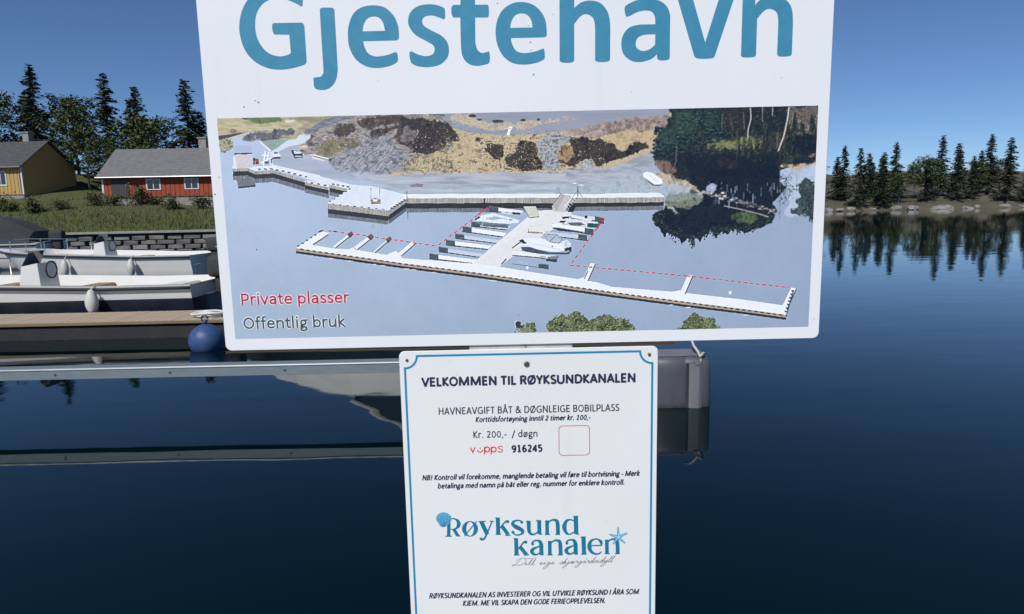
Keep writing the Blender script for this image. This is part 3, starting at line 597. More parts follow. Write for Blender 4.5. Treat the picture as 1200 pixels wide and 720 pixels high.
for x0, y0, x1, y1, th, li in ((20, 520, 420, 572, 40, 1), (100, 462, 460, 520, 38, 0), (160, 405, 530, 452, 40, 1), (240, 352, 600, 404, 36, 0), (300, 290, 655, 345, 42, 1), (372, 250, 690, 290, 36, 0), (525, 122, 800, 158, 36, 1)):
    finger(I_, x0, y0, x1, y1, th, light=bool(li))
poly(I_((395, 235), (470, 195), (560, 180), (640, 200), (700, 215), (780, 240), (770, 262), (690, 268), (560, 262), (440, 250)), (222, 230, 238), N_leaf, 30); poly(I_((430, 262), (540, 268), (680, 282), (690, 306), (600, 300), (470, 290)), (96, 104, 116), N_leaf, 30); poly(I_((440, 246), (560, 262), (690, 270), (700, 262), (690, 282), (560, 276), (430, 264)), (120, 130, 146)); poly(I_((500, 215), (600, 210), (640, 225), (560, 238), (500, 232)), (176, 188, 202), N_leaf, 60); line(I_((480, 190), (470, 285)), .6, (190, 200, 210)); line(I_((560, 205), (680, 232)), .8, (160, 172, 186)); poly(I_((400, 232), (440, 205), (455, 215), (410, 240)), (44, 48, 56)); poly(I_((690, 225), (730, 235), (700, 245)), (120, 132, 146))
poly(I_((720, 168), (790, 176), (790, 192), (722, 186)), (52, 60, 66)); line(I_((630, 175), (720, 186)), 1.2, (222, 226, 232))
poly([(552, 310), (627, 247), (652, 246), (668, 248), (665, 256), (640, 273), (577, 315)], (226, 224, 223), N_fine, 10)
poly(J_((-150, 700), (290, 290), (400, 292), (420, 310), (-10, 540), (-30, 560), (-160, 690)), (226, 224, 222), N_fine, 10)
poly([(556, 311), (600, 278), (648, 246), (670, 248), (668, 256), (612, 292), (578, 318)], (222, 221, 219), N_fine, 10)
poly(J_((280, 245), (345, 165), (415, 175), (420, 200), (370, 290), (290, 290)), (196, 192, 188), N_fine, 14); poly(J_((285, 250), (350, 165), (372, 172), (315, 285)), (176, 172, 170)); line(J_((282, 246), (345, 162)), .9, (110, 106, 104)); line(J_((370, 290), (430, 180)), .6, (120, 118, 116))
for k in range(6): x = 360 + k * 13; y = 262 - k * 15; line(J_((x, y), (x + 26, y + 22)), .7, (238, 238, 238)); line(J_((x + 26, y + 22), (x + 34, y - 6)), .5, (90, 92, 98))
line(J_((360, 262), (435, 170)), .7, (240, 240, 240)); line(J_((462, 180), (462, 110)), .8, (80, 78, 80)); line(J_((430, 180), (462, 140), (495, 185)), .6, (110, 106, 104)); line(J_((425, 88), (455, 90)), 1.2, (240, 240, 240)); line(J_((465, 102), (500, 102)), 1.2, (236, 236, 238))
poly(J_((390, 290), (420, 240), (450, 250), (430, 292)), (44, 48, 56))
poly(J_((78, 254), (165, 250), (195, 320), (120, 330)), (204, 204, 190), N_fine, 16); line(J_((120, 332), (196, 324)), 1.1, (90, 88, 84)); line(J_((78, 254), (120, 330)), .8, (80, 80, 78)); line(J_((195, 296), (195, 350)), .8, (220, 224, 228))
line(J_((110, 432), (215, 440)), 2.0, (150, 140, 134)); line(J_((118, 405), (112, 440)), .6, (110, 110, 114)); poly(J_((60, 462), (200, 440), (225, 450), (200, 480), (60, 485)), (220, 218, 216))
# boats and fingers to the right
poly(J_((400, 318), (600, 345), (640, 352), (600, 360), (420, 340)), (120, 130, 146))
poly(J_((400, 305), (520, 330), (590, 338), (590, 350), (520, 350), (420, 330)), (222, 226, 230)); finger(J_, 648, 335, 575, 320, 34); poly(J_((530, 318), (575, 324), (575, 345), (532, 342)), (206, 212, 218)); blob(*J_((520, 326))[0], 2, 2, (40, 46, 60))
poly(J_((345, 325), (400, 322), (405, 345), (360, 345)), (54, 60, 66)); poly(J_((310, 358), (380, 336), (470, 345), (600, 362), (612, 385), (560, 398), (420, 385)), (214, 220, 226), N_leaf, 26); poly(J_((380, 365), (480, 362), (520, 385), (420, 388)), (104, 108, 116), N_leaf, 40); poly(J_((340, 350), (385, 352), (365, 368), (330, 366)), (46, 52, 60)); poly(J_((530, 368), (610, 372), (606, 400), (530, 398)), (44, 92, 84), N_leaf, 20)
finger(J_, 575, 408, 300, 372, 40); poly(J_((275, 398), (330, 402), (500, 430), (500, 438), (330, 425)), (60, 66, 76)); line(J_((300, 374), (575, 408)), 1.0, (236, 230, 214))
finger(J_, 530, 455, 250, 425, 34, light=False)
poly(J_((60, 480), (120, 474), (210, 478), (350, 508), (372, 535), (362, 566), (300, 572), (180, 555), (90, 520)), (228, 232, 236), N_leaf, 12); poly(J_((60, 535), (130, 540), (260, 575), (380, 575), (420, 560), (400, 588), (330, 590), (130, 582), (70, 560)), (78, 88, 104), N_leaf, 40)
poly(J_((205, 470), (240, 440), (330, 450), (352, 480), (345, 510), (300, 512), (250, 495)), (176, 188, 204), N_leaf, 30); line(J_((205, 470), (225, 445), (250, 495)), .5, (70, 80, 94)); line(J_((262, 500), (310, 455), (350, 480), (330, 510), (262, 500)), .7, (70, 78, 92)); line(J_((225, 445), (330, 452)), .5, (110, 118, 130)); line(J_((190, 470), (330, 435)), .35, (150, 160, 172))
poly(J_((350, 500), (385, 485), (412, 510), (415, 540), (372, 548)), (206, 212, 220), N_leaf, 60); poly(J_((372, 545), (418, 535), (420, 575), (395, 560), (372, 570)), (52, 58, 70), N_leaf, 60); poly(J_((270, 528), (290, 530), (285, 538)), (90, 98, 110)); line(J_((90, 500), (350, 560)), .4, (180, 186, 196))
poly(J_((45, 490), (75, 482), (105, 515), (80, 515)), (46, 52, 62)); line(J_((0, 545), (60, 500)), 1.4, (70, 72, 78))
poly(J_((0, 560), (60, 565), (250, 595), (330, 600), (320, 625), (190, 608), (0, 592)), (230, 228, 222), N_fine, 8); line(J_((0, 596), (180, 612), (250, 625)), 1.2, (60, 66, 76)); poly(J_((248, 606), (330, 598), (318, 628), (250, 620)), (120, 128, 132)); poly(J_((240, 620), (318, 625), (314, 645), (240, 636)), (56, 64, 70)); poly(J_((190, 600), (235, 598), (240, 615), (200, 612)), (172, 178, 186)); line(J_((0, 556), (40, 560)), 1.3, (226, 208, 160))
line(J_((0, 655), (120, 672), (185, 682)), .8, (84, 92, 106)); poly(J_((185, 655), (258, 662), (256, 694), (184, 686)), FE, fbm(1.2, 15, 2, 3, .5), 60); line(J_((185, 655), (258, 662)), .7, Fh); blob(*J_((107, 683))[0], 1.5, 1.7, (240, 242, 244)); line(J_((40, 640), (110, 650)), .5, (200, 206, 214))
line(J_((-40, 620), (-75, 660)), 1.8, (70, 72, 76)); line(J_((-34, 622), (-70, 662)), .6, (220, 222, 224))
# outer breakwater pontoon
C2 = lambda *p: zz(340, 255, 8.0, p)
deck_f = [(346.5, 291), (400, 298.5), (470, 308.5), (560, 320), (650, 333), (720, 343), (800, 353.5), (870, 362), (921, 369)]
deck_b = [(925, 357), (915, 357.5), (870, 351), (800, 343), (716, 336), (700, 331), (676, 327), (620, 318.5), (582, 312), (556, 309), (470, 302.5), (455, 299), (412, 292), (392, 291.5), (366, 287), (358, 284)]
poly([(x, y + .5) for x, y in deck_f] + [(x + .2, y + 6.0) for x, y in deck_f][::-1], (52, 50, 50), N_leaf, 16, rough=.25)
poly([(x, y) for x, y in deck_f] + [(x, y + 3.2) for x, y in deck_f][::-1], (168, 154, 136), N_leaf, 16)
poly(deck_f + deck_b, (230, 232, 234), N_med, 9)
poly([(346.5, 291), (377, 271), (385, 273), (384.5, 276.5), (366, 287.5), (360, 292)], (230, 232, 234)); line([(366.5, 287), (384.8, 275)], 1.6, (120, 112, 106)); line([(350, 289.5), (377, 271.5)], 1, (240, 240, 240))
cleats([(347, 290), (377, 270)], 6, s=(1.5, 1)); cleats([(350, 291.8), (470, 309), (560, 320.5), (650, 333.5), (800, 354), (918, 369.5)], 79, (38, 50, 44), (2.1, 1.05))
for x0, y0, x1, y1, thk, fl in ((390, 289, 410, 273, 3.2, 1), (414, 290, 433, 276, 5.0, 1), (437, 295, 455, 279, 2.6, 1), (466, 297, 483, 283, 5.2, 0), (683, 327, 692, 308, 6.0, 0), (797, 342, 806, 322, 6.0, 0), (916, 360, 927, 337, 6.4, 0)):
    d = math.hypot(x1 - x0, y1 - y0); ux, uy = (x1 - x0) / d, (y1 - y0) / d
    poly([(x0, y0), (x1, y1), (x1 + thk * .9, y1 + 1), (x0 + thk * .9, y0 + thk * .4)], (228, 230, 232) if thk > 3 else (206, 212, 220)); line([(x0 + thk * .95, y0 + thk * .5), (x1 + thk * .95, y1 + 1.6)], 1.3, (84, 78, 76))
    if fl: poly([(x1 - ux * 4 - .5, y1 - uy * 4 - 1), (x1 + 2, y1 - 2), (x1 + 3 + thk * .5, y1 + 1.5), (x1 - ux * 4 + thk, y1 - uy * 4 + 3.4)], (60, 84, 84), N_leaf, 30)
poly([(408, 292.5), (413, 290), (416, 292), (418, 296), (402, 293)], (230, 232, 234)); poly([(452, 299), (464, 294), (470, 300), (470, 303)], (232, 233, 235)); poly([(674, 328), (684, 325), (692, 332), (694, 333)], (232, 233, 235)); poly([(787, 342), (798, 340), (804, 344)], (232, 233, 235))
line([(684.5, 327), (689, 317)], 1.0, (60, 66, 72)); blob(855.5, 343, 1.8, 2.2, (232, 238, 246)); cleats([(920, 367), (929, 339)], 7, (50, 74, 66), (1.2, 1.3)); line([(921, 371), (930, 340)], 1.2, (70, 74, 70))
g2 = random.Random(4)
for k in range(14):
    t = g2.random(); x = 350 + t * 570; y = 297.5 + (x - 346) * .1365; blob(x, y, 3, .6, (196, 204, 218))
# dashed line round the private berths
RED = (206, 38, 66); pink = (226, 150, 166)
for off, cc, w in ((0.0, RED, 1.45),):
    dashes([(384, 270.5), (403, 273)], w, cc, 4.2, 3.4); dashes([(410, 273.6), (512, 288.5)], w, cc, 4.2, 3.2); dashes([(514, 287), (573, 242)], w, cc, 4.2, 3.4)
    dashes([(708, 256), (668, 311)], w, cc, 4.2, 3.4); dashes([(668, 311), (805, 323.5), (924, 337)], w, cc, 4.2, 3.2)
for x, y in ((377, 270.5), (392, 271)): blob(x, y, 2.2, .9, (110, 50, 62))
for x, y in ((707, 257), (703, 262), (700, 267), (566, 247), (561, 251)): blob(x, y, 1.6, 1.1, (190, 40, 64))
# near trees along the lower edge
L_ = lambda *p: zz(590, 360, 4.444, p)
for (pts, sd) in (([(228, 78), (270, 50), (300, 25), (330, 50), (380, 20), (420, 60), (440, 80), (500, 50), (545, 38), (590, 55), (640, 65), (690, 100), (680, 135), (245, 140), (230, 100)], 1), ([(885, 118), (935, 110), (945, 60), (1000, 30), (1040, 60), (1095, 52), (1105, 90), (1130, 100), (1120, 130), (880, 135)], 2), ([(60, 75), (85, 70), (110, 110), (110, 140), (90, 130), (62, 105)], 3), ([(115, 85), (130, 90), (150, 80), (168, 90), (165, 140), (110, 140)], 4)):
    mixpoly(L_(*pts), [(44, 58, 46), (78, 92, 60), (118, 130, 82), (58, 70, 54), (136, 146, 100)], N_leaf, 2.2, gain=3.2, rag=1.5)
    xs = [p[0] for p in pts]; ys = [p[1] for p in pts]; gg = random.Random(sd)
    for k in range(int((max(xs) - min(xs)) * 1.5)):
        t = gg.uniform(0, 1); x = min(xs) + t * (max(xs) - min(xs)); top = np.interp(x, sorted(xs), [y for _, y in sorted(pts)]); top = min(top, 115)
        y = gg.uniform(top - 4, 140); leaves(590 + x / 4.444, 360 + y / 4.444, 1.6, 1.2, 2, [(60, 76, 52), (100, 114, 68), (138, 148, 92), (44, 56, 44), (152, 160, 110)], .35, 1.0, k * 7 + sd)
blob(*L_((75, 90))[0], 3.2, 4.2, (62, 66, 70), N_leaf, 60, .4); line(L_((58, 80), (66, 72), (80, 72)), .9, (230, 236, 242)); line(L_((58, 85), (62, 105)), .8, (226, 232, 240))
blob(300.5, 292.5, .9, 1.0, (80, 96, 120)); blob(607.5, 369.5, .5, .6, (90, 100, 116))
for x, y in ((308, 215), (286, 208)): blob(x, y, .8, .8, (160, 172, 192))
CV += (N_fine * 5)[..., None]
CV = CV + (1 - np.clip(CV, 0, 255) / 255) ** 3 * np.array([9, 13, 21], np.float32)
CV = (CV - 168) * 1.1 + 170
CV = np.clip(CV, 0, 255)
B3 = np.stack([blur(CV[..., i], 1) for i in range(3)], -1)
CV = np.clip(CV + (CV - B3) * .7, 0, 255)      # the printed picture is crisply sharpened
PRINT_GAIN = np.array([1.03, 1.045, 1.07])
WATER_COL = (0.0, 0.0050, 0.0065)
WATER_IOR = 1.42
# ------------------------------------------------------------------ the sign boards
def board_material(name, col, seed):
    m = bpy.data.materials.new(name); m.use_nodes = True; nt = m.node_tree; b = nt.nodes['Principled BSDF']
    b.inputs['Roughness'].default_value = 0.42; b.inputs['Specular IOR Level'].default_value = 0.3
    tc = nt.nodes.new('ShaderNodeTexCoord'); L = nt.links.new
    def noise(sc, det, stretch):
        mp = nt.nodes.new('ShaderNodeMapping'); mp.inputs['Scale'].default_value = stretch; mp.inputs['Location'].default_value = (seed, seed, seed)
        n = nt.nodes.new('ShaderNodeTexNoise'); n.inputs['Scale'].default_value = sc; n.inputs['Detail'].default_value = det
        L(tc.outputs['Object'], mp.inputs[0]); L(mp.outputs[0], n.inputs['Vector']); return n
    def ramp(src, a, b_, ca, cb):
        r = nt.nodes.new('ShaderNodeValToRGB'); r.color_ramp.elements[0].position = a; r.color_ramp.elements[1].position = b_
        r.color_ramp.elements[0].color = (*ca, 1); r.color_ramp.elements[1].color = (*cb, 1); L(src.outputs[0], r.inputs[0]); return r
    def mul(x, y):
        n = nt.nodes.new('ShaderNodeMix'); n.data_type = 'RGBA'; n.blend_type = 'MULTIPLY'; n.inputs[0].default_value = 1
        L(x.outputs[0 if x.bl_idname != 'ShaderNodeMix' else 2], n.inputs[6]); L(y.outputs[0 if y.bl_idname != 'ShaderNodeMix' else 2], n.inputs[7]); return n
    soft = ramp(noise(5, 5, (1, 1, 1)), 0.3, 0.7, tuple(c * 0.965 for c in col), col)
    drips = ramp(noise(26, 4, (1, 1, 0.10)), 0.60, 0.80, (1, 1, 1), (0.93, 0.935, 0.935))
    specks = ramp(noise(230, 2, (1, 1, 1)), 0.735, 0.78, (1, 1, 1), (0.80, 0.79, 0.76))
    fin = mul(mul(soft, drips), specks)
    L(fin.outputs[2], b.inputs['Base Color'])
    rr = noise(14, 5, (1, 1, 1)); mr = nt.nodes.new('ShaderNodeMapRange'); mr.inputs[3].default_value = 0.34; mr.inputs[4].default_value = 0.55
    L(rr.outputs[0], mr.inputs[0]); L(mr.outputs[0], b.inputs['Roughness'])
    return m
def ink(name, c, rough=0.45, vary=0.12):
    return mat(name, tuple(v for v in c), rough, noise=(60, tuple(min(v * (1 + vary * 2) + .006, 1) for v in c), (1, 1, 1), .25), spec=.3)
BOARD = board_material('painted_white_board', (0.80, 0.822, 0.855), 3.1)
BOARD2 = board_material('painted_white_board_lower', (0.79, 0.81, 0.805), 8.4)
BLUE = ink('teal_blue_ink', (0.047, 0.235, 0.37), vary=.08)
NAVY = ink('navy_ink', lin((38, 44, 74))); DARK = ink('dark_slate_ink', lin((58, 60, 78))); LINEB = ink('border_blue_ink', lin((30, 128, 168)), vary=.1)
LOGO = ink('logo_blue_ink', lin((10, 112, 142)), vary=.12); REDI = ink('red_ink', lin((182, 38, 64))); GREENI = ink('green_ink', lin((58, 88, 84)))
VRED = ink('coral_red_ink', lin((205, 52, 58))); WHITEI = ink('white_ink', (0.78, 0.78, 0.8)); FRAMEI = ink('pale_red_ink', lin((186, 112, 124))); GREYI = ink('grey_ink', lin((118, 122, 132)))
STEEL = mat('weathered_steel', (0.22, 0.23, 0.24), 0.42, 0.85, noise=(220, (0.36, 0.36, 0.35)), bump=(400, .3, .001))
STEELD = mat('dark_steel', (0.10, 0.105, 0.11), 0.5, 0.7, noise=(300, (0.22, 0.22, 0.21)))

def rounded(x0, z0, x1, z1, r, n=8):
    P = []
    for cx, cz, a in ((x1 - r, z1 - r, 0), (x0 + r, z1 - r, 90), (x0 + r, z0 + r, 180), (x1 - r, z0 + r, 270)):
        for k in range(n + 1):
            t = R(a + 90 * k / n); P.append((cx + r * math.cos(t), cz + r * math.sin(t)))
    return P
def board(name, outline, y, th, m, parent):
    bm = bmesh.new(); n = len(outline); e = 0.0005
    cx = sum(p[0] for p in outline) / n; cz = sum(p[1] for p in outline) / n
    def ring(yy, k): return [bm.verts.new((p[0] - (e if p[0] > cx else -e) * k, yy, p[1] - (e if p[1] > cz else -e) * k)) for p in outline]
    a, b, c = ring(y, 1), ring(y + e, 0), ring(y + th, 0)
    for A_, B2 in ((a, b), (b, c)):
        for k in range(n): bm.faces.new((A_[k], A_[(k + 1) % n], B2[(k + 1) % n], B2[k]))
    bm.faces.new(a); bm.faces.new(c[::-1])
    return new_obj(name, bm_mesh(name, bm), parent, m)
def bolt(name, c, r, parent, m, slot=True, y=SIGN_Y):
    bm = bmesh.new(); n = 20; rs = [(r, 0), (r, .0006), (r * .86, .0013), (r * .5, .0017)]
    rings = [[bm.verts.new((c[0] + q * math.cos(2 * math.pi * k / n), y - 0.0001 - d, c[1] + q * math.sin(2 * math.pi * k / n))) for k in range(n)] for q, d in rs]
    for A_, B2 in zip(rings, rings[1:]):
        for k in range(n): bm.faces.new((A_[k], A_[(k + 1) % n], B2[(k + 1) % n], B2[k]))
    hx = [bm.verts.new((c[0] + r * .42 * math.cos(math.pi * k / 3), y - 0.0008, c[1] + r * .42 * math.sin(math.pi * k / 3))) for k in range(6)]
    tp = [bm.verts.new((c[0] + r * .5 * math.cos(math.pi * k / 3), y - 0.0018, c[1] + r * .5 * math.sin(math.pi * k / 3))) for k in range(6)]
    for k in range(6): bm.faces.new((tp[k], tp[(k + 1) % 6], hx[(k + 1) % 6], hx[k]))
    bm.faces.new(hx)
    return new_obj(name, bm_mesh(name, bm), parent, m)

BLz = on_sign(600, 404)[1]; UL = on_sign(264.6, 409)[0]; UR = on_sign(959.3, 398)[0]
UB = (on_sign(300, 408.8)[1] + on_sign(920, 399.2)[1]) / 2; UT = on_sign(600, -150)[1]
up = thing('information_sign', 'larger white board with big blue lettering above an aerial harbour picture', 'sign')
UP_O = rounded(UL, UB, UR, UT, 0.0075)
board('panel', UP_O, SIGN_Y, 0.003, BOARD, up)
# printed picture: a fine grid carrying the painted colours
p_tl, p_tr, p_br, p_bl = on_sign(254, 139), on_sign(959.2, 124), on_sign(947, 384), on_sign(276, 396.5)
x0, x1 = (p_tl[0] + p_bl[0]) / 2, (p_tr[0] + p_br[0]) / 2; z0, z1 = (p_bl[1] + p_br[1]) / 2, (p_tl[1] + p_tr[1]) / 2
NX, NZ = 1160, 434
gx = np.linspace(x0, x1, NX); gz = np.linspace(z0, z1, NZ); GX, GZ = np.meshgrid(gx, gz)
V = np.stack([GX, np.full_like(GX, SIGN_Y - 0.0001), GZ], -1).reshape(-1, 3)
rel = V - np.array(EYE); d_ = rel @ np.array(_fwd)
ppx = 600 + F_PX * (rel @ np.array(_rt)) / d_; ppy = 360 - F_PX * (rel @ np.array(_up)) / d_
fx = np.clip((ppx - PX0) * SS - .5, 0, PW - 2); fy = np.clip((ppy - PY0) * SS - .5, 0, PH - 2)
ix = fx.astype(int); iy = fy.astype(int); wx = (fx - ix)[:, None]; wy = (fy - iy)[:, None]
cc = (CV[iy, ix] * (1 - wx) + CV[iy, ix + 1] * wx) * (1 - wy) + (CV[iy + 1, ix] * (1 - wx) + CV[iy + 1, ix + 1] * wx) * wy
cc = np.clip(cc / 255, 0, 1); cc = np.where(cc <= 0.04045, cc / 12.92, ((cc + 0.055) / 1.055) ** 2.4) * PRINT_GAIN
pm = bpy.data.meshes.new('picture_print'); nq = (NX - 1) * (NZ - 1)
idx = np.arange(NX * NZ).reshape(NZ, NX); Q = np.stack([idx[:-1, :-1], idx[:-1, 1:], idx[1:, 1:], idx[1:, :-1]], -1).reshape(-1)
pm.vertices.add(NX * NZ); pm.vertices.foreach_set('co', V.astype(np.float32).ravel())
pm.loops.add(nq * 4); pm.loops.foreach_set('vertex_index', Q.astype(np.int32))
pm.polygons.add(nq); pm.polygons.foreach_set('loop_start', np.arange(0, nq * 4, 4, dtype=np.int32))
pm.update(calc_edges=True)
at = pm.color_attributes.new('ink', 'FLOAT_COLOR', 'POINT'); at.data.foreach_set('color', np.concatenate([cc, np.ones((len(cc), 1))], 1).astype(np.float32).ravel())
PRM = bpy.data.materials.new('printed_picture'); PRM.use_nodes = True; nt = PRM.node_tree; b = nt.nodes['Principled BSDF']; b.inputs['Roughness'].default_value = 0.42; b.inputs['Specular IOR Level'].default_value = 0.3
a = nt.nodes.new('ShaderNodeAttribute'); a.attribute_name = 'ink'
tc = nt.nodes.new('ShaderNodeTexCoord'); nz = nt.nodes.new('ShaderNodeTexNoise'); nz.inputs['Scale'].default_value = 900; nz.inputs['Detail'].default_value = 2
mr = nt.nodes.new('ShaderNodeMapRange'); mr.inputs[3].default_value = 0.93; mr.inputs[4].default_value = 1.07
mx = nt.nodes.new('ShaderNodeMix'); mx.data_type = 'RGBA'; mx.blend_type = 'MULTIPLY'; mx.inputs[0].default_value = 1
nt.links.new(tc.outputs['Object'], nz.inputs['Vector']); nt.links.new(nz.outputs[0], mr.inputs[0]); nt.links.new(a.outputs['Color'], mx.inputs[6]); nt.links.new(mr.outputs[0], mx.inputs[7]); nt.links.new(mx.outputs[2], b.inputs['Base Color'])
new_obj('picture_print', pm, up, PRM)

# big headline, letter by letter (traced outlines, 6.547 units to a pixel)
HL = {
'G': (270, [[(553, 48, 'c'), (556, 0), (552, -48), (545, -62, 'c'), (500, -84), (410, -106), (360, -110), (250, -90), (150, -20), (90, 80), (68, 200), (80, 300), (120, 400), (190, 475), (280, 522), (370, 536), (460, 528), (540, 508), (573, 495, 'c'), (584, 482, 'c'), (585, 465, 'c'), (568, 205, 'c'), (562, 185, 'c'), (548, 175, 'c'), (335, 178, 'c'), (322, 190), (322, 232), (335, 266, 'c'), (452, 268, 'c'), (464, 408, 'c'), (440, 422), (380, 434), (310, 418), (250, 370), (205, 290), (190, 200), (200, 110), (240, 40), (300, 0), (380, -12), (450, 5), (510, 32), (542, 52, 'c')]]),
'j': (270, [[(685, 72, 'c'), (702, 60, 'c'), (785, 60, 'c'), (798, 75, 'c'), (812, 320, 'c'), (824, 530, 'c'), (815, 600), (790, 650), (745, 685), (690, 692), (652, 682, 'c'), (641, 660), (637, 604, 'c'), (645, 595, 'c'), (665, 594), (695, 588), (711, 565), (714, 535, 'c'), (700, 320, 'c')], [(742 + 62 * math.cos(k * .5236), -62 + 55 * math.sin(k * .5236)) for k in range(12)]]),
'e': (400, [[(443, 285, 'c'), (438, 302), (422, 312, 'c'), (168, 318, 'c'), (178, 360), (205, 410), (250, 432), (290, 434), (350, 424), (395, 408), (415, 401, 'c'), (430, 412), (434, 465), (420, 485, 'c'), (370, 508), (280, 523), (190, 510), (110, 455), (62, 365), (50, 270), (58, 190), (90, 110), (150, 60), (240, 42), (330, 58), (400, 120), (435, 200)], [(163, 242, 'c'), (172, 190), (200, 145), (245, 128), (290, 138), (320, 175), (335, 238, 'c')]]),
's': (400, [[(788, 62, 'c'), (795, 78), (796, 138), (782, 150, 'c'), (740, 132), (690, 120), (640, 130), (620, 160), (635, 200), (690, 235), (760, 270), (810, 320), (826, 385), (810, 450), (750, 500), (660, 517), (580, 508), (535, 484, 'c'), (524, 440), (524, 402), (540, 395, 'c'), (590, 420), (650, 432), (700, 418), (716, 380), (700, 345), (640, 310), (570, 270), (525, 215), (512, 160), (530, 95), (590, 48), (670, 34), (740, 42)]]),
't': (520, [[(128, 38, 'c'), (128, -75, 'c'), (146, -90, 'c'), (225, -90, 'c'), (240, -75, 'c'), (240, 38, 'c'), (332, 37, 'c'), (345, 52), (346, 118), (335, 136, 'c'), (241, 136, 'c'), (243, 330, 'c'), (258, 382), (290, 407), (330, 400), (346, 394, 'c'), (353, 420), (352, 475), (335, 493, 'c'), (260, 507), (200, 495), (155, 455), (135, 390), (130, 280), (127, 136, 'c'), (75, 136, 'c'), (61, 112), (59, 60), (72, 39, 'c')]]),
'f': (520, [[(791, 262, 'c'), (788, 278), (770, 288, 'c'), (516, 294, 'c'), (525, 340), (555, 390), (605, 408), (650, 406), (710, 394), (755, 376, 'c'), (770, 380), (776, 440), (765, 460, 'c'), (715, 482), (625, 497), (530, 485), (455, 430), (410, 340), (398, 245), (410, 160), (450, 80), (520, 30), (595, 17), (680, 35), (745, 90), (782, 165)], [(510, 215, 'c'), (520, 165), (550, 118), (600, 104), (645, 120), (672, 160), (681, 212, 'c')]]),
'h': (650, [[(36, -218, 'c'), (50, -232, 'c'), (135, -232, 'c'), (150, -218, 'c'), (150, 62, 'c'), (200, 22), (270, 5), (350, 25), (405, 90), (425, 180), (426, 300, 'c'), (425, 458, 'c'), (412, 472), (370, 478), (325, 474), (310, 462, 'c'), (310, 300, 'c'), (308, 190), (290, 135), (245, 110), (200, 125), (150, 185, 'c'), (150, 466, 'c'), (135, 479), (95, 484), (55, 480), (38, 468, 'c')]]),
'a': (650, [[(886, 150, 'c'), (883, 445, 'c'), (870, 460), (830, 466), (800, 462), (786, 450, 'c'), (784, 418, 'c'), (740, 455), (660, 477), (590, 468), (530, 420), (511, 345), (525, 270), (570, 215), (640, 192), (700, 189), (772, 188, 'c'), (768, 130), (745, 92), (700, 82), (640, 92), (580, 122), (553, 131, 'c'), (541, 110), (537, 60), (560, 35), (630, 3), (715, -8), (800, 5), (860, 50), (884, 110)], [(772, 265, 'c'), (690, 268), (640, 290), (621, 335), (635, 375), (680, 393), (730, 378), (770, 345, 'c')]]),
'v': (790, [[(28, -2, 'c'), (32, -18, 'c'), (50, -25, 'c'), (125, -25, 'c'), (143, -12, 'c'), (238, 328, 'c'), (345, -12, 'c'), (362, -25, 'c'), (440, -25, 'c'), (456, -16, 'c'), (454, 6, 'c'), (312, 430, 'c'), (296, 447), (230, 453), (175, 449), (155, 435, 'c')]]),
'n': (790, [[(526, -20, 'c'), (540, -32, 'c'), (610, -32, 'c'), (623, -20, 'c'), (622, 40, 'c'), (660, 0), (740, -35), (820, -25), (885, 30), (908, 100), (911, 200, 'c'), (903, 415, 'c'), (890, 430), (845, 436), (805, 434), (789, 420, 'c'), (796, 250, 'c'), (797, 140), (780, 90), (735, 70), (690, 85), (637, 145, 'c'), (628, 425, 'c'), (612, 438), (565, 443), (525, 440), (512, 428, 'c')]]),
}
for ch in 'Gjestfhavn':
    ox, loops = HL[ch]; fl = Flat()
    L2 = [[on_sign(ox + p[0] / 6.547, p[1] / 6.547) for p in spline(lp, 6, True)] for lp in loops]
    if ch == 'j':
        for lp in L2: fl.tri([lp])
    else: fl.tri(L2)
    fl.build('letter', BLUE, up)
# captions on the picture, with a pale outline
for txt, l, r, cap, m in (('Private plasser', (282.8, 357.2), (409, 355.0), 13.2, REDI), ('Offentlig bruk', (286, 386.2), (404.5, 382.4), 13.0, GREENI)):
    fl = Flat(SIGN_Y - 0.00016); print_text(fl, txt, l, r, cap, 18.0); fl.build('caption_outline', WHITEI, up)
    fl = Flat(SIGN_Y - 0.0003); print_text(fl, txt, l, r, cap, 9.8); fl.build('caption', m, up)
# dirt on the board
DIRT = mat('dried_dirt', (0.22, 0.20, 0.18), .9); g = random.Random(12)
for px, py, r in ((625.2, 87.5, .0011), (621.5, 49.5, .0010), (622.5, 59, .0008), (619, 30, .0007), (286, 125.5, .0011), (303, 120, .0013), (299, 118, .0009), (257, 208, .0008), (252, 228, .0012), (953.8, 374, .0008), (916, 91, .0007), (648, 17, .0006), (583, 4, .0008), (443, 95, .0006), (740, 108, .0006)):
    c = on_sign(px, py); n = 9; fl = Flat(SIGN_Y - 0.0004); fl.tri([[(c[0] + r * g.uniform(.5, 1) * math.cos(k * .698), c[1] + r * g.uniform(.5, 1) * math.sin(k * .698)) for k in range(n)]]); fl.build('dirt_speck', DIRT, up)
for p in ((UL + .05, UT - .04), (UR - .05, UT - .04), ((UL + UR) / 2, UT - .04)): bolt('bolt', p, .0045, up, STEEL)

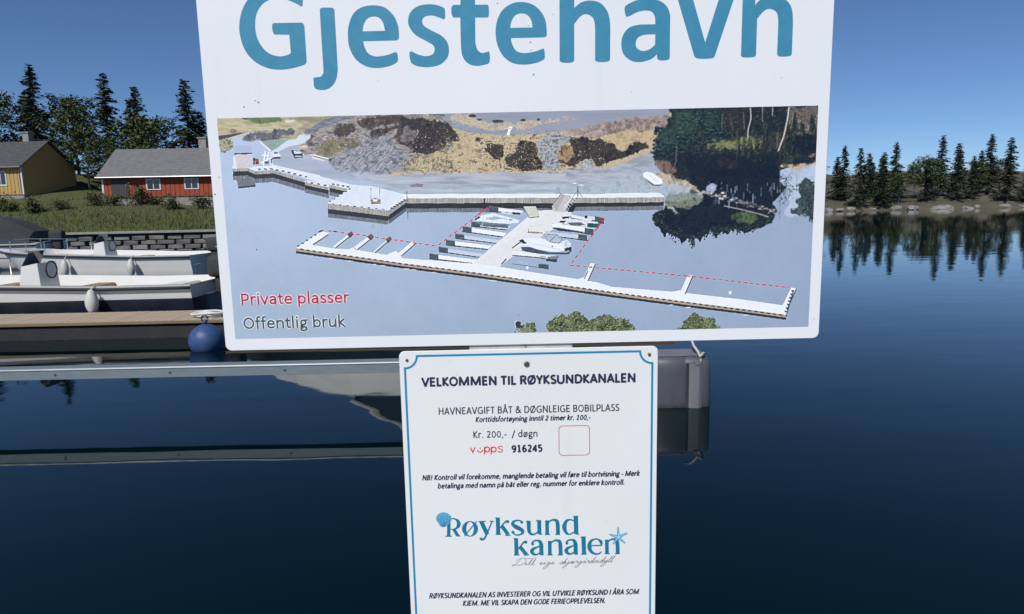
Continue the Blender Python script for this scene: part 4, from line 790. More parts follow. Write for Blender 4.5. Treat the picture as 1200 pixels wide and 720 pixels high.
# ---- lower board
lo = thing('notice_board', 'smaller white notice with blue frame line and prices, mounted below the larger board', 'sign')
LL = on_sign(467.3, 413)[0]; LR = on_sign(771.2, 405)[0]; LT = (on_sign(480, 412.8)[1] + on_sign(757, 405.4)[1]) / 2; LB = LT - 0.448
YB = SIGN_Y
board('panel', rounded(LL, LB, LR, LT, .0068), YB, 0.003, BOARD2, lo)
fl = Flat()
fx0 = on_sign(474.6, 433)[0]; fx1 = on_sign(764.5, 426)[0]; fz1 = (on_sign(487.8, 418.2)[1] + on_sign(749, 411.2)[1]) / 2; fz0 = LB + (LT - fz1); rr = 0.0152; cut = []
for cx, cz, a0 in ((fx1, fz1, 180), (fx1, fz0, 90), (fx0, fz0, 0), (fx0, fz1, 270)):
    seg = [(cx + rr * math.cos(R(a0 + 90 - 90 * 0 - t * 9)) if False else cx + rr * math.cos(R(a0 + t * 9)), cz + rr * math.sin(R(a0 + t * 9))) for t in range(11)]
    cut += seg if a0 in (180,) else seg
# walk the frame clockwise, biting a quarter circle out of each corner
P = []
for cx, cz, s0, s1 in ((fx1, fz1, 180, 270), (fx1, fz0, 90, 180), (fx0, fz0, 0, 90), (fx0, fz1, 270, 360)):
    P += [(cx + rr * math.cos(R(s0 + (s1 - s0) * t / 12)), cz + rr * math.sin(R(s0 + (s1 - s0) * t / 12))) for t in range(13)]
P.append(P[0]); fl.ribbon(P, 0.00265); fl.ribbon([P[-2], P[0], P[1]], .00265)
fl.build('border_line', LINEB, lo)
def words(name, m, rows, y=SIGN_Y - 0.00012):
    for txt, l, r, cap, w, sl in rows:
        fl = Flat(y); print_text(fl, txt, l, r, cap, w, sl); fl.build(name, m, lo)
words('lettering', NAVY, [('VELKOMMEN TIL RØYKSUNDKANALEN', (494.8, 453.4), (744.8, 447.6), 10.2, 15.8, 0)])
words('lettering', DARK, [('HAVNEAVGIFT BÅT & DØGNLEIGE BOBILPLASS', (514, 486.2), (725.5, 481.9), 8.3, 9.8, 0), ('Kr. 200,-  / døgn', (554.6, 513.6), (630, 512.0), 7.9, 10.2, 0)])
words('lettering', NAVY, [('Korttidsfortøyning inntil 2 timer kr. 100,-', (557.2, 495.2), (691.5, 491.6), 5.8, 14.0, .2), ('916245', (599.8, 530.2), (635.6, 529.4), 8.2, 15.5, 0),
    ('NB! Kontroll vil forekomme, manglende betaling vil føre til bortvisning - Merk', (494.8, 563.2), (749, 557.6), 5.9, 14.0, .2),
    ('betalinga med namn på båt eller reg. nummer for enklere kontroll.', (513, 572.6), (731.5, 568.2), 5.8, 14.0, .2),
    ('RØYKSUNDKANALEN AS INVESTERER OG VIL UTVIKLE RØYKSUND I ÅRA SOM', (503, 701.2), (748, 696.6), 6.0, 13.0, .2), ('KJEM. ME VIL SKAPA DEN GODE FERIEOPPLEVELSEN.', (542.3, 710.2), (709, 706.6), 6.0, 13.0, .2)])
# payment mark: v, smile with a dot, p p s
fl = Flat(); q = lambda x, y: on_sign(530 + x / 6.544, 480 + y / 6.544)
S1 = 0.00145
fl.ribbon([q(139, 292), q(157, 330), q(175, 290)], S1 * 1.05); fl.ribbon([q(*p) for p in spline([(190, 313), (205, 326), (222, 326), (236, 311)], 5)], S1 * .95); fl.disc(q(214, 297), .0009)
for x in (247, 298):
    fl.ribbon([q(x, 288), q(x, 347)], S1); fl.tri([[q(x + 20 + 23 * math.cos(k * .2618), 307 + 23.5 * math.sin(k * .2618)) for k in range(24)], [q(x + 20 + 13.5 * math.cos(k * .2618), 307 + 14 * math.sin(k * .2618)) for k in range(24)][::-1]])
fl.ribbon([q(*p) for p in spline([(386, 288), (372, 282), (357, 286), (354, 295), (364, 302), (380, 306), (385, 316), (375, 327), (358, 326), (350, 318)], 5)], S1 * .85)
fl.build('payment_mark', VRED, lo)
# empty rounded frame beside it (its code is left out)
fl = Flat(); a0 = on_sign(654.8, 534.5); a1 = on_sign(691.3, 498.3); RO = rounded(a0[0], a0[1], a1[0], a1[1], .0052); RO2 = rounded(a0[0] + .001, a0[1] + .001, a1[0] - .001, a1[1] - .001, .0044)
fl.tri([RO, RO2[::-1]]); fl.build('code_frame', FRAMEI, lo)
# harbour name in a high-contrast serif: strokes with changing width (9.6 units to a pixel)
K96 = on_sign(610, 630)[0] - on_sign(609, 630)[0]
def serif(fl, ox, oy, items):
    T = lambda p: on_sign(ox + p[0] / 9.6, oy + p[1] / 9.6)
    for it in items:
        if it[0] == 'b': fl.disc(T(it[1]), it[2] / 9.6 * K96)
        elif it[0] == 'l': fl.ribbon([T(p) for p in it[1]], (it[2] + 5) / 9.6 * K96)
        elif it[0] == 'p': fl.tri([[T(p) for p in lp] for lp in it[1:]])
        else:
            pts = it[1]; n = 7; xy = spline([p[:2] for p in pts], n); ws = []
            for i in range(len(pts) - 1):
                for k in range(n):
                    t = k / n; t = t * t * (3 - 2 * t); ws.append(pts[i][2] * (1 - t) + pts[i + 1][2] * t)
            ws.append(pts[-1][2]); fl.ribbon([T(p) for p in xy], [(w + 6) / 9.6 * K96 for w in ws])
def foot(x0, x1, y): return ('l', [(x0, y), (x1, y - 1)], 9)
def flag(x0, x1, y): return ('p', [(x0, y - 2), (x1, y - 14), (x1, y + 10), (x0 + 12, y + 5)])
def ell(cx, cy, rx, ry, ix, iy): return ('p', [(cx + rx * math.cos(k * .2244), cy + ry * math.sin(k * .2244)) for k in range(28)], [(cx + ix * math.cos(k * .2244), cy + iy * math.sin(k * .2244)) for k in range(28)][::-1])
def letter_n(x, y, w=38, flagx=-26): return [('l', [(x, y - 14), (x + 2, y + 140)], 36), flag(x + flagx, x - 10, y - 2), foot(x - 24, x + 34, y + 144), ('s', [(x + 16, y + 12, 8), (x + 42, y - 12, 12), (x + 80, y - 20, 20), (x + 112, y - 4, 34), (x + 120, y + 40, 38), (x + 122, y + 90, 38), (x + 123, y + 142, 38)]), foot(x + 92, x + 148, y + 144)]
def letter_a(x, y): return [('b', (x + 30, y + 33), 17), ('s', [(x + 18, y + 25, 10), (x + 42, y + 2, 13), (x + 78, y - 6, 14), (x + 112, y + 6, 30), (x + 126, y + 44, 40), (x + 128, y + 90, 40), (x + 129, y + 152, 40)]), ('s', [(x + 112, y + 58, 8), (x + 72, y + 72, 16), (x + 34, y + 92, 30), (x + 22, y + 118, 38), (x + 40, y + 146, 26), (x + 78, y + 152, 13), (x + 116, y + 128, 8)]), foot(x + 112, x + 155, y + 155)]
def letter_k(x, y): return [('l', [(x, y), (x + 5, y + 186)], 40), flag(x - 34, x - 14, y + 8), foot(x - 24, x + 38, y + 189), ('s', [(x + 24, y + 122, 9), (x + 58, y + 80, 11), (x + 84, y + 48, 14), (x + 104, y + 40, 26)]), ('b', (x + 108, y + 44), 19), ('l', [(x + 44, y + 98), (x + 118, y + 186)], 38), foot(x + 86, x + 146, y + 189)]
fl = Flat()
serif(fl, 505, 590, [('p', [(184, 166), (221, 166), (219, 366), (180, 366)]), foot(163, 236, 371), ('p', [(215, 166), (262, 166), (308, 180), (334, 214), (336, 240), (322, 272), (285, 294), (218, 298)], [(219, 178), (219, 288), (252, 286), (282, 272), (292, 240), (290, 212), (276, 188), (248, 178)]), ('p', [(240, 296), (276, 286), (318, 356), (340, 372), (290, 374), (280, 366)])])
serif(fl, 505, 590, [ell(440, 287, 90, 88, 42, 78), ('l', [(376, 370), (516, 202)], 8)])
serif(fl, 505, 590, [('l', [(566, 206), (634, 350)], 42), ('l', [(534, 205), (618, 203)], 8), ('s', [(688, 205, 9), (656, 280, 10), (622, 360, 14), (596, 402, 18), (566, 408, 20)]), ('b', (564, 400), 17), ('l', [(660, 203), (708, 202)], 8)])
serif(fl, 505, 590, letter_k(752, 160)[:3] + [('s', [(776, 280, 9), (812, 235, 11), (838, 208, 14), (858, 200, 24)]), ('b', (862, 206), 19), ('l', [(800, 256), (868, 352)], 38), foot(838, 896, 360)])
serif(fl, 590, 590, [('s', [(208, 210, 16), (182, 194, 11), (142, 194, 14), (108, 212, 26), (108, 240, 34), (150, 270, 44), (204, 298, 38), (218, 326, 26), (186, 352, 13), (140, 356, 10), (104, 330, 14)]), ('b', (206, 213), 17), ('b', (106, 324), 17),
    ('s', [(284, 200, 38), (285, 250, 38), (286, 300, 36), (302, 338, 26), (342, 350, 14), (386, 322, 8)]), ('l', [(252, 204), (296, 202)], 10), ('l', [(402, 192), (404, 346)], 40), ('l', [(366, 196), (412, 194)], 10), foot(400, 436, 348)] + letter_n(490, 206) +
    [('s', [(798, 200, 8), (752, 184, 11), (706, 202, 28), (684, 265, 44), (704, 328, 28), (744, 348, 11), (796, 322, 8)]), ('l', [(814, 140), (818, 346)], 44), flag(778, 800, 152), foot(816, 852, 346)])
serif(fl, 590, 590, letter_k(142, 392) + letter_a(298, 424) + letter_n(520, 436) + letter_a(684, 416) + [('l', [(900, 372), (906, 568)], 42), flag(862, 884, 384), foot(874, 936, 572)])
serif(fl, 660, 600, [('s', [(432, 378, 8), (424, 336, 30), (388, 308, 13), (350, 308, 12), (308, 334, 28), (294, 390, 42), (312, 442, 32), (352, 470, 18), (396, 472, 12), (434, 446, 6)]), ('l', [(310, 380), (436, 377)], 10)] + letter_n(490, 326))
fl.build('harbour_name', LOGO, lo)
# shell
SHA = mat('shell_blue_ink', lin((72, 160, 200)), .45, noise=(700, lin((118, 190, 220)), (1, 1, 1), .1)); SHB = ink('shell_rib_ink', lin((24, 104, 150))); SHC = ink('shell_light_ink', lin((170, 218, 236)))
T = lambda p: on_sign(505 + p[0] / 9.6, 590 + p[1] / 9.6)
fl = Flat(SIGN_Y - 0.00032); fl.tri([[T(p) for p in spline([(58, 180), (66, 140), (96, 112), (140, 100), (186, 110), (220, 140), (229, 172), (212, 212), (192, 240), (160, 262), (130, 266), (100, 252), (84, 222)], 4, True)]]); fl.build('shell_mark', SHA, lo)
fl = Flat(SIGN_Y - 0.00035)
for a in range(-5, 6):
    t = R(90 + a * 17); e = (146 + 86 * math.cos(t) * (1.0), 190 - 84 * math.sin(t)); fl.ribbon([T((140 + (e[0] - 140) * .05, 256)), T(((e[0] + 140) / 2 + (e[0] - 140) * .08, (e[1] + 250) / 2)), T(e)], [.0003, .00045, .0006])
fl.ribbon([T((96, 250)), T((130, 262)), T((168, 258))], .0006); fl.build('shell_rib', SHB, lo)
# starfish
STA = mat('starfish_ink', lin((30, 134, 166)), .45, noise=(900, lin((80, 170, 196)), (1, 1, 1), .1)); T = lambda p: on_sign(660 + p[0] / 9.6, 600 + p[1] / 9.6)
fl = Flat(SIGN_Y - 0.00038); tips = [(616, 162), (727, 234), (702, 357), (556, 366), (514, 250)]; c = (620, 284); pts = []
for k, tp in enumerate(tips):
    a = math.atan2(tp[1] - c[1], tp[0] - c[0]); nx = math.atan2(tips[(k + 1) % 5][1] - c[1], tips[(k + 1) % 5][0] - c[0]); nx = nx if nx > a else nx + 2 * math.pi
    for da, r_ in ((-.12, .86), (0, 1.0), (.12, .86)): L_t = math.dist(tp, c) * r_; pts.append((c[0] + L_t * math.cos(a + da * .7), c[1] + L_t * math.sin(a + da * .7)))
    pts.append((c[0] + 26 * math.cos((a + nx) / 2), c[1] + 26 * math.sin((a + nx) / 2)))
fl.tri([[T(p) for p in pts]]); fl.build('starfish_mark', STA, lo)
fl = Flat(SIGN_Y - 0.0004)
for tp in tips:
    fl.ribbon([T(c), T((c[0] + (tp[0] - c[0]) * .85, c[1] + (tp[1] - c[1]) * .85))], [.0011, .0003])
    for k in range(1, 6): fl.disc(T((c[0] + (tp[0] - c[0]) * k / 7, c[1] + (tp[1] - c[1]) * k / 7)), .0003, n=6)
fl.build('starfish_dots', SHC, lo)
# handwritten line under the name
fl = Flat(); HW = .0006
def hand(ox, s, items, adv):
    """items in x-height units, slanted"""
    for st in items:
        fl.ribbon([on_sign(ox + (x + y * .55) * s, (663.2 - (ox - 600) * .035) - y * s) for x, y in spline(st, 5)], HW)
    return ox + adv * s
S_ = 3.1
HG = {'D': ([[(1.2, 2.7), (.5, 1.2), (-.1, .1), (-.8, -.2), (-.9, .4), (.2, .3), (1.8, .2), (3.2, 1.2), (3.0, 2.4), (1.6, 2.9), (.2, 2.3), (-.2, 1.6)]], 3.6), 'i': ([[(0, .3), (.5, 1), (.4, .2), (.9, .2), (1.3, .5)], [(.6, 1.5), (.65, 1.55)]], 1.3), 't': ([[(0, .2), (.7, 2.4), (.5, .2), (1.0, .2), (1.4, .5)]], 1.2),
      'e': ([[(0, .3), (.8, .6), (.7, 1.0), (.3, .8), (.3, .2), (.9, .1), (1.5, .5)]], 1.45), 'g': ([[(1.1, .9), (.5, 1.0), (.2, .4), (.6, .1), (1.1, .8), (.9, -.8), (.2, -1.6), (-.3, -1.2), (.8, -.2), (1.7, .5)]], 1.7), 's': ([[(0, .2), (.7, 1.1), (.9, .4), (.5, 0), (.1, .1)], [(.5, .05), (1.2, .4)]], 1.2),
      'k': ([[(0, .2), (.8, 2.3), (.2, 0), (.8, .9), (.9, .6), (.5, .5), (1.0, .1), (1.5, .5)]], 1.5), 'j': ([[(0, .3), (.6, 1), (.3, -1.0), (-.5, -1.6), (-.6, -1.1), (.6, 0), (1.1, .5)]], 1.1), 'æ': ([[(.9, .8), (.4, 1), (.1, .3), (.5, .1), (.9, .8), (.9, .2), (1.4, .7), (1.3, 1), (1.0, .5), (1.3, .1), (1.9, .5)]], 1.9),
      'r': ([[(0, .3), (.5, 1.1), (.7, .8), (1.0, .8), (.9, .2), (1.5, .4)]], 1.3), 'å': ([[(.9, .8), (.4, 1), (.1, .3), (.5, .1), (.9, .8), (.9, .2), (1.5, .5)], [(.8, 1.5), (1.0, 1.7), (.8, 1.8), (.7, 1.6)]], 1.4), 'd': ([[(.9, .8), (.4, 1), (.1, .3), (.5, .1), (1.4, 2.5), (.9, .2), (1.5, .5)]], 1.4), 'y': ([[(0, .4), (.3, 1), (.4, .2), (.9, .3), (1.1, 1), (.9, -.8), (.2, -1.5), (-.2, -1.1), (1.4, .5)]], 1.4), 'l': ([[(0, .3), (.9, 1.8), (.9, 2.5), (.5, 1.6), (.4, .2), (.9, .2), (1.2, .5)]], 1.0), ' ': ([], 1.9)}
hx_ = 603.0; txt = 'Ditt eige skjærgårdsidyll'; tot = sum(HG[ch][1] for ch in txt); S_ = 114.0 / tot
for ch in txt: hx_ = hand(hx_, S_, *HG[ch])
fl.ribbon([on_sign(*p) for p in spline([(614, 655.2), (622, 654.6), (629, 654.2)], 4)], HW)
fl.build('handwritten_line', GREYI, lo)
# scratches, dirt, bolts
PDIRT = mat('pale_dirt', (.42, .42, .42), .9)
for px, py, r in ((527, 424, .0007), (634, 458, .0007), (485.2, 665.5, .0009), (652, 601, .0008), (711, 611, .0008), (535, 439, .0006)):
    c2 = on_sign(px, py); fl = Flat(SIGN_Y - .0003); fl.tri([[(c2[0] + r * g.uniform(.4, 1) * math.cos(k * .698), c2[1] + r * g.uniform(.4, 1) * math.sin(k * .698)) for k in range(9)]]); fl.build('dirt_speck', PDIRT, lo)
bolt('bolt', on_sign(617.3, 426.9), .0036, lo, STEELD); bolt('bolt', on_sign(476.8, 422.2), .0019, lo, STEELD); bolt('bolt', on_sign(760.8, 415.4), .0021, lo, STEELD)
bolt('bolt', (on_sign(617.3, 426.9)[0], LB + .016), .0036, lo, STEELD)

# ---- the post both boards are screwed to
WOOD = mat('weathered_timber', (0.40, 0.37, 0.34), 0.8, noise=(34, (0.58, 0.55, 0.52), (3.0, 3.0, 0.16), .3), bump=(160, .5, .002))
post = thing('sign_post', 'pale weathered timber post carrying both boards, its top edge seen in the gap between them', 'post', (0, 0, 0))
xa, xb = on_sign(549.5, 407)[0], on_sign(671.5, 404)[0]
bm = bmesh.new(); box(bm, ((xa + xb) / 2, SIGN_Y + 0.003 + 0.0225, (UT + .02 + .30) / 2), (xb - xa, .045, UT + .02 - .30), bev=.0025); new_obj('plank', bm_mesh('plank', bm), post, WOOD)
bm = bmesh.new(); box(bm, ((xa + xb) / 2, SIGN_Y + 0.048 + 0.045, 0.85), (.09, .09, 1.1), bev=.004); new_obj('stake', bm_mesh('stake', bm), post, WOOD)
bm = bmesh.new(); box(bm, ((xa + xb) / 2, SIGN_Y + .06, .306), (.24, .22, .012), bev=.002); new_obj('base_plate', bm_mesh('base_plate', bm), post, STEEL)
fl = Flat(SIGN_Y + .0024); c = on_sign(615.5, 405.5)
bm = bmesh.new(); tube(bm, [(c[0], SIGN_Y + .001, c[1]), (c[0], SIGN_Y + .006, c[1])], .0011, 8); new_obj('nail', bm_mesh('nail', bm), post, STEELD)
# ------------------------------------------------------------------ water, shore, quay
def struct(o): o['kind'] = 'structure'; return o
WT = bpy.data.materials.new('harbour_water'); WT.use_nodes = True; nt = WT.node_tree; b = nt.nodes['Principled BSDF']
b.inputs['Base Color'].default_value = (*WATER_COL, 1); b.inputs['Roughness'].default_value = 0.025; b.inputs['IOR'].default_value = WATER_IOR; b.inputs['Specular Tint'].default_value = (.62, .93, 1, 1)
tc = nt.nodes.new('ShaderNodeTexCoord'); mp = nt.nodes.new('ShaderNodeMapping'); mp.inputs['Scale'].default_value = (0.55, 1.3, 1)
n1 = nt.nodes.new('ShaderNodeTexNoise'); n1.inputs['Scale'].default_value = 0.8; n1.inputs['Detail'].default_value = 2; n1.inputs['Roughness'].default_value = .45
n2 = nt.nodes.new('ShaderNodeTexNoise'); n2.inputs['Scale'].default_value = 7; n2.inputs['Detail'].default_value = 2
bp = nt.nodes.new('ShaderNodeBump'); bp.inputs['Strength'].default_value = 1.0; bp.inputs['Distance'].default_value = 0.0045
bq = nt.nodes.new('ShaderNodeBump'); bq.inputs['Strength'].default_value = 1.0; bq.inputs['Distance'].default_value = 0.00012
nt.links.new(tc.outputs['Object'], mp.inputs[0]); nt.links.new(mp.outputs[0], n1.inputs['Vector']); nt.links.new(mp.outputs[0], n2.inputs['Vector'])
nt.links.new(n1.outputs[0], bp.inputs['Height']); nt.links.new(n2.outputs[0], bq.inputs['Height']); nt.links.new(bp.outputs[0], bq.inputs['Normal']); nt.links.new(bq.outputs[0], b.inputs['Normal'])
# murky body: a little greener near by, bluer away
nb = nt.nodes.new('ShaderNodeTexNoise'); nb.inputs['Scale'].default_value = .15; rp = nt.nodes.new('ShaderNodeValToRGB')
rp.color_ramp.elements[0].color = (*WATER_COL, 1); rp.color_ramp.elements[1].color = (WATER_COL[0] * .8, WATER_COL[1] * 1.35, WATER_COL[2] * 1.15, 1)
nt.links.new(tc.outputs['Object'], nb.inputs['Vector']); nt.links.new(nb.outputs[0], rp.inputs[0]); nt.links.new(rp.outputs[0], b.inputs['Base Color'])
struct(new_obj('water', mesh('water', [(-900, -60, 0), (900, -60, 0), (900, 1500, 0), (-900, 1500, 0)], [(0, 1, 2, 3)]), None, WT))

CONC = mat('old_concrete', (0.20, 0.195, 0.185), .9, noise=(3.0, (0.34, 0.33, 0.31), (1, 1, 1), .25), bump=(40, .5, .01))
CONCD = mat('wet_dark_concrete', (0.012, 0.014, 0.018), .75, noise=(4.0, (0.03, 0.031, 0.033), (1, 1, .4), .25), bump=(30, .6, .01))
# the quay the sign post stands on
bm = bmesh.new(); box(bm, (0, -1.9, -.35), (16, 6.0, 1.3), bev=.03)
struct(new_obj('quay', bm_mesh('quay', bm), None, CONC))

GRASS = mat('spring_grass', (0.045, 0.062, 0.014), .95, noise=(.9, (0.105, 0.105, 0.032), (1, 1, 1), .3), bump=(14, .9, .06))
SOIL = mat('heath_and_rock', (0.04, 0.042, 0.02), .95, noise=(.12, (0.13, 0.115, 0.085), (1, 1, 1), .2), bump=(2.5, 1.0, .3))
def shore(x):                            # distance of the far shore line
    if x < -4: return 38.3
    t = min((x + 4) / 60, 1); return 38.3 + 90 * t * t * (3 - 2 * t)
def hash2(x, y): return math.sin(x * .13 + 1.3) * math.cos(y * .09 + .4) + .5 * math.sin(x * .31 + y * .23) + .25 * math.sin(x * .83 - y * .61)
def land(x, y):
    d = y - shore(x)
    if d < 0: return -0.8 + max(d, -6) * .12
    base = 0.85 + 3.0 * (1 - math.exp(-d / 13.0)) + d * .035
    if x > 0: base = -.3 + 2.2 * (1 - math.exp(-d / 5.0)) + d * .06
    return base + hash2(x, y) * min(d / 22, 1.6)
vs = []; fs = []; xs = [-230 + i * 4.0 for i in range(46)] + [-48 + i * 1.5 for i in range(70)] + [58 + i * 5.0 for i in range(60)]
for i, x in enumerate(xs):
    s0 = shore(x); ys = [s0 - 3, s0 - .02, s0 + .02] + [s0 + 1.0 * j for j in range(1, 22)] + [s0 + 22 + 6.0 * j for j in range(34)]
    for y in ys: vs.append((x, y, land(x, y)))
ny = len(ys)
for i in range(len(xs) - 1):
    for j in range(ny - 1): fs.append((i * ny + j, (i + 1) * ny + j, (i + 1) * ny + j + 1, i * ny + j + 1))
me = mesh('shore_ground', vs, fs, True); gd = new_obj('shore_ground', me, None, GRASS); me.materials.append(SOIL)
for p in me.polygons:
    c = p.center
    if c.y - shore(c.x) > 26 or c.x > 4: p.material_index = 1
struct(gd)
# far hills
HILL = mat('wooded_hills', (0.018, 0.028, 0.016), .95, noise=(.05, (0.055, 0.062, 0.036), (1, 1, 1), .2), bump=(.4, 1.0, 2.0))
vs = []; fs = []; n = 90
for i in range(n):
    x = -700 + 1400 * i / (n - 1)
    for j, (dy, k) in enumerate(((0, 0), (25, .55), (60, .9), (110, 1.0), (200, .8))):
        h = (13 + 6 * math.sin(x * .011 + .8) + 3.4 * math.sin(x * .037) + 1.5 * math.sin(x * .11)) * k - 1
        vs.append((x, 330 + dy + 12 * math.sin(x * .02), h + (math.sin(x * .41 + j) * .8 if k else 0)))
for i in range(n - 1):
    for j in range(4): fs.append((i * 5 + j, (i + 1) * 5 + j, (i + 1) * 5 + j + 1, i * 5 + j + 1))
struct(new_obj('hills', mesh('hills', vs, fs, True), None, HILL))

# stone quay wall on the left with a railing of low posts
STONE = mat('grey_quay_stone', (0.13, 0.13, 0.135), .9, noise=(2.2, (0.27, 0.265, 0.26), (1, 1, 1), .28), bump=(20, .7, .02))
qw = thing('quay_wall', 'long grey stone wall along the far shore below the grass bank', 'wall', (-34, 38, 0))
bm = bmesh.new(); box(bm, (0, .25, .30), (60, .34, 1.3)); new_obj('backing', bm_mesh('backing', bm), qw, CONCD)
STONES = [STONE, mat('dark_quay_stone', (0.075, 0.075, 0.08), .9, noise=(2.6, (0.17, 0.165, 0.16), (1, 1, 1), .28), bump=(20, .7, .02)), mat('mossy_quay_stone', (0.10, 0.105, 0.075), .95, noise=(3.0, (0.24, 0.235, 0.21), (1, 1, 1), .28), bump=(24, .7, .02))]
g = random.Random(21); protos = []
for k in range(8):
    bm = bmesh.new(); box(bm, (0, 0, 0), (g.uniform(.86, 1.0), .3, .255), bev=.035, seg=1)
    for v in bm.verts: v.co += Vector((g.uniform(-.02, .02), g.uniform(-.03, .03), g.uniform(-.012, .012)))
    me = bm_mesh('stone', bm); me.materials.append(STONES[k % 3]); protos.append(me)
for r in range(4):
    for c in range(60):
        X = -29.5 + c * 1.0 + (.5 if r % 2 else 0)
        if X > 29.6: continue
        o = new_obj('stone', g.choice(protos), qw); o.location = (X, g.uniform(-.05, .05), -.1 + r * .27); o.scale = (g.uniform(.88, 1.02), 1, g.uniform(.9, 1.04)); o.rotation_euler = (0, g.uniform(-.02, .02), 0)
bm = bmesh.new(); box(bm, (0, .1, 1.02), (60, .8, .12), bev=.02); new_obj('coping', bm_mesh('coping', bm), qw, CONC)

# ------------------------------------------------------------------ red boathouse
RED_ = mat('red_boards', (0.26, 0.045, 0.022), .8, noise=(8, (0.36, 0.075, 0.035), (4, 4, .4), .3)); ROOF = mat('grey_slate_roof', (0.12, 0.122, 0.128), .75, noise=(3, (0.2, 0.2, 0.205), (1, 1, 1), .3), bump=(30, .5, .02))
TRIM = mat('white_trim', (0.72, 0.72, 0.70), .6, noise=(6, (0.6, 0.6, 0.58))); GLASS = mat('dark_window_glass', (0.02, 0.025, 0.03), .08, spec=.8)
def boathouse(name, label, loc, w, dpt, h, rz, wallm, roofm):
    t = thing(name, label, 'boathouse', loc, rz)
    bm = bmesh.new(); loft(bm, [[(-w / 2, -dpt / 2, 0), (w / 2, -dpt / 2, 0), (w / 2, dpt / 2, 0), (-w / 2, dpt / 2, 0)], [(-w / 2, -dpt / 2, h), (w / 2, -dpt / 2, h), (w / 2, dpt / 2, h), (-w / 2, dpt / 2, h)]], closed=True)
    for sx in (-1, 1):
        v = [bm.verts.new(p) for p in ((sx * w / 2, -dpt / 2, h + .001), (sx * w / 2, dpt / 2, h + .001), (sx * w / 2, 0, h + dpt * .36))]; bm.faces.new(v)
    new_obj('wall', bm_mesh('wall', bm), t, wallm)
    nb_ = int(w / .32)
    pm_ = bmesh.new(); box(pm_, (0, 0, 0), (.27, .03, h), bev=.006, seg=1); pme = bm_mesh('wall_board', pm_); pme.materials.append(wallm)
    for k in range(nb_):
        o = new_obj('wall_board', pme, t); o.location = (-w / 2 + .16 + k * w / nb_, -dpt / 2 - .018, h / 2)
    for s in (-1, 1):
        bm = bmesh.new(); a, b_ = Vector((0, 0, h + dpt * .36 + .1)), Vector((0, s * (dpt / 2 + .35), h - .16)); n_ = 14
        for k in range(n_):
            p0 = a.lerp(b_, k / n_); p1 = a.lerp(b_, (k + 1) / n_ + .006)
            loft(bm, [[(-w / 2 - .3, p0.y, p0.z), (w / 2 + .3, p0.y, p0.z), (w / 2 + .3, p1.y, p1.z + .035), (-w / 2 - .3, p1.y, p1.z + .035)], [(-w / 2 - .3, p0.y, p0.z - .05), (w / 2 + .3, p0.y, p0.z - .05), (w / 2 + .3, p1.y, p1.z - .02), (-w / 2 - .3, p1.y, p1.z - .02)]], closed=True)
        new_obj('roof', bm_mesh('roof', bm), t, roofm)
    for x in (-w * .08, w * .24):
        bm = bmesh.new(); box(bm, (x, -dpt / 2 - .05, h * .55), (1.0, .05, h * .5), bev=.01); f = new_obj('window', bm_mesh('window', bm), t, TRIM)
        bm = bmesh.new(); box(bm, (x - .22, -dpt / 2 - .075, h * .55), (.38, .02, h * .4)); box(bm, (x + .22, -dpt / 2 - .075, h * .55), (.38, .02, h * .4)); new_obj('pane', bm_mesh('pane', bm), f, GLASS)
    bm = bmesh.new(); box(bm, (-w * .36, -dpt / 2 - .05, h * .5 - .02), (1.2, .06, h - .1), bev=.01); d = new_obj('door', bm_mesh('door', bm), t, mat('dark_door', (.05, .045, .04), .7))
    bm = bmesh.new(); box(bm, (-w * .36 + .45, -dpt / 2 - .11, h * .5), (.05, .06, .2), bev=.01); new_obj('handle', bm_mesh('handle', bm), d, STEEL)
    bm = bmesh.new(); box(bm, (w * .22, dpt * .08, h + dpt * .36 + .25), (.55, .55, 1.1), bev=.02); box(bm, (w * .22, dpt * .08, h + dpt * .36 + .84), (.68, .68, .1), bev=.01); new_obj('chimney', bm_mesh('chimney', bm), t, CONC)
    bm = bmesh.new(); tube(bm, [(-w / 2 - .3, -dpt / 2 - .40, h - .20), (w / 2 + .3, -dpt / 2 - .40, h - .22)], .06, 8); tube(bm, [(w / 2 - .1, -dpt / 2 - .38, h - .22), (w / 2 - .1, -dpt / 2 - .08, h - .45), (w / 2 - .1, -dpt / 2 - .08, .1)], .04, 6); new_obj('gutter', bm_mesh('gutter', bm), t, STEEL)
    for s in (-1, 1):
        bm = bmesh.new(); box(bm, (s * (w / 2 + .02), -dpt / 2 - .03, h / 2), (.13, .09, h), bev=.01); new_obj('corner_board', bm_mesh('corner_board', bm), t, TRIM)
    bm = bmesh.new(); box(bm, (0, 0, -1.5), (w - .1, dpt - .1, 3.0)); new_obj('foundation', bm_mesh('foundation', bm), t, CONC)
    return t
boathouse('boathouse', 'red boarded boathouse with a grey roof on the grass bank', (-24.3, 50.0, 3.25), 8.2, 5.2, 1.55, R(2), RED_, ROOF)
boathouse('boathouse', 'ochre boathouse with a dark roof, farther left along the shore', (-41.0, 56.0, 3.8), 7.0, 5.4, 2.3, R(-8), mat('ochre_boards', (.42, .27, .09), .8, noise=(8, (.5, .34, .13), (4, 4, .4), .3)), mat('dark_roof', (.05, .05, .055), .7, noise=(4, (.09, .09, .09)), bump=(30, .5, .02)))

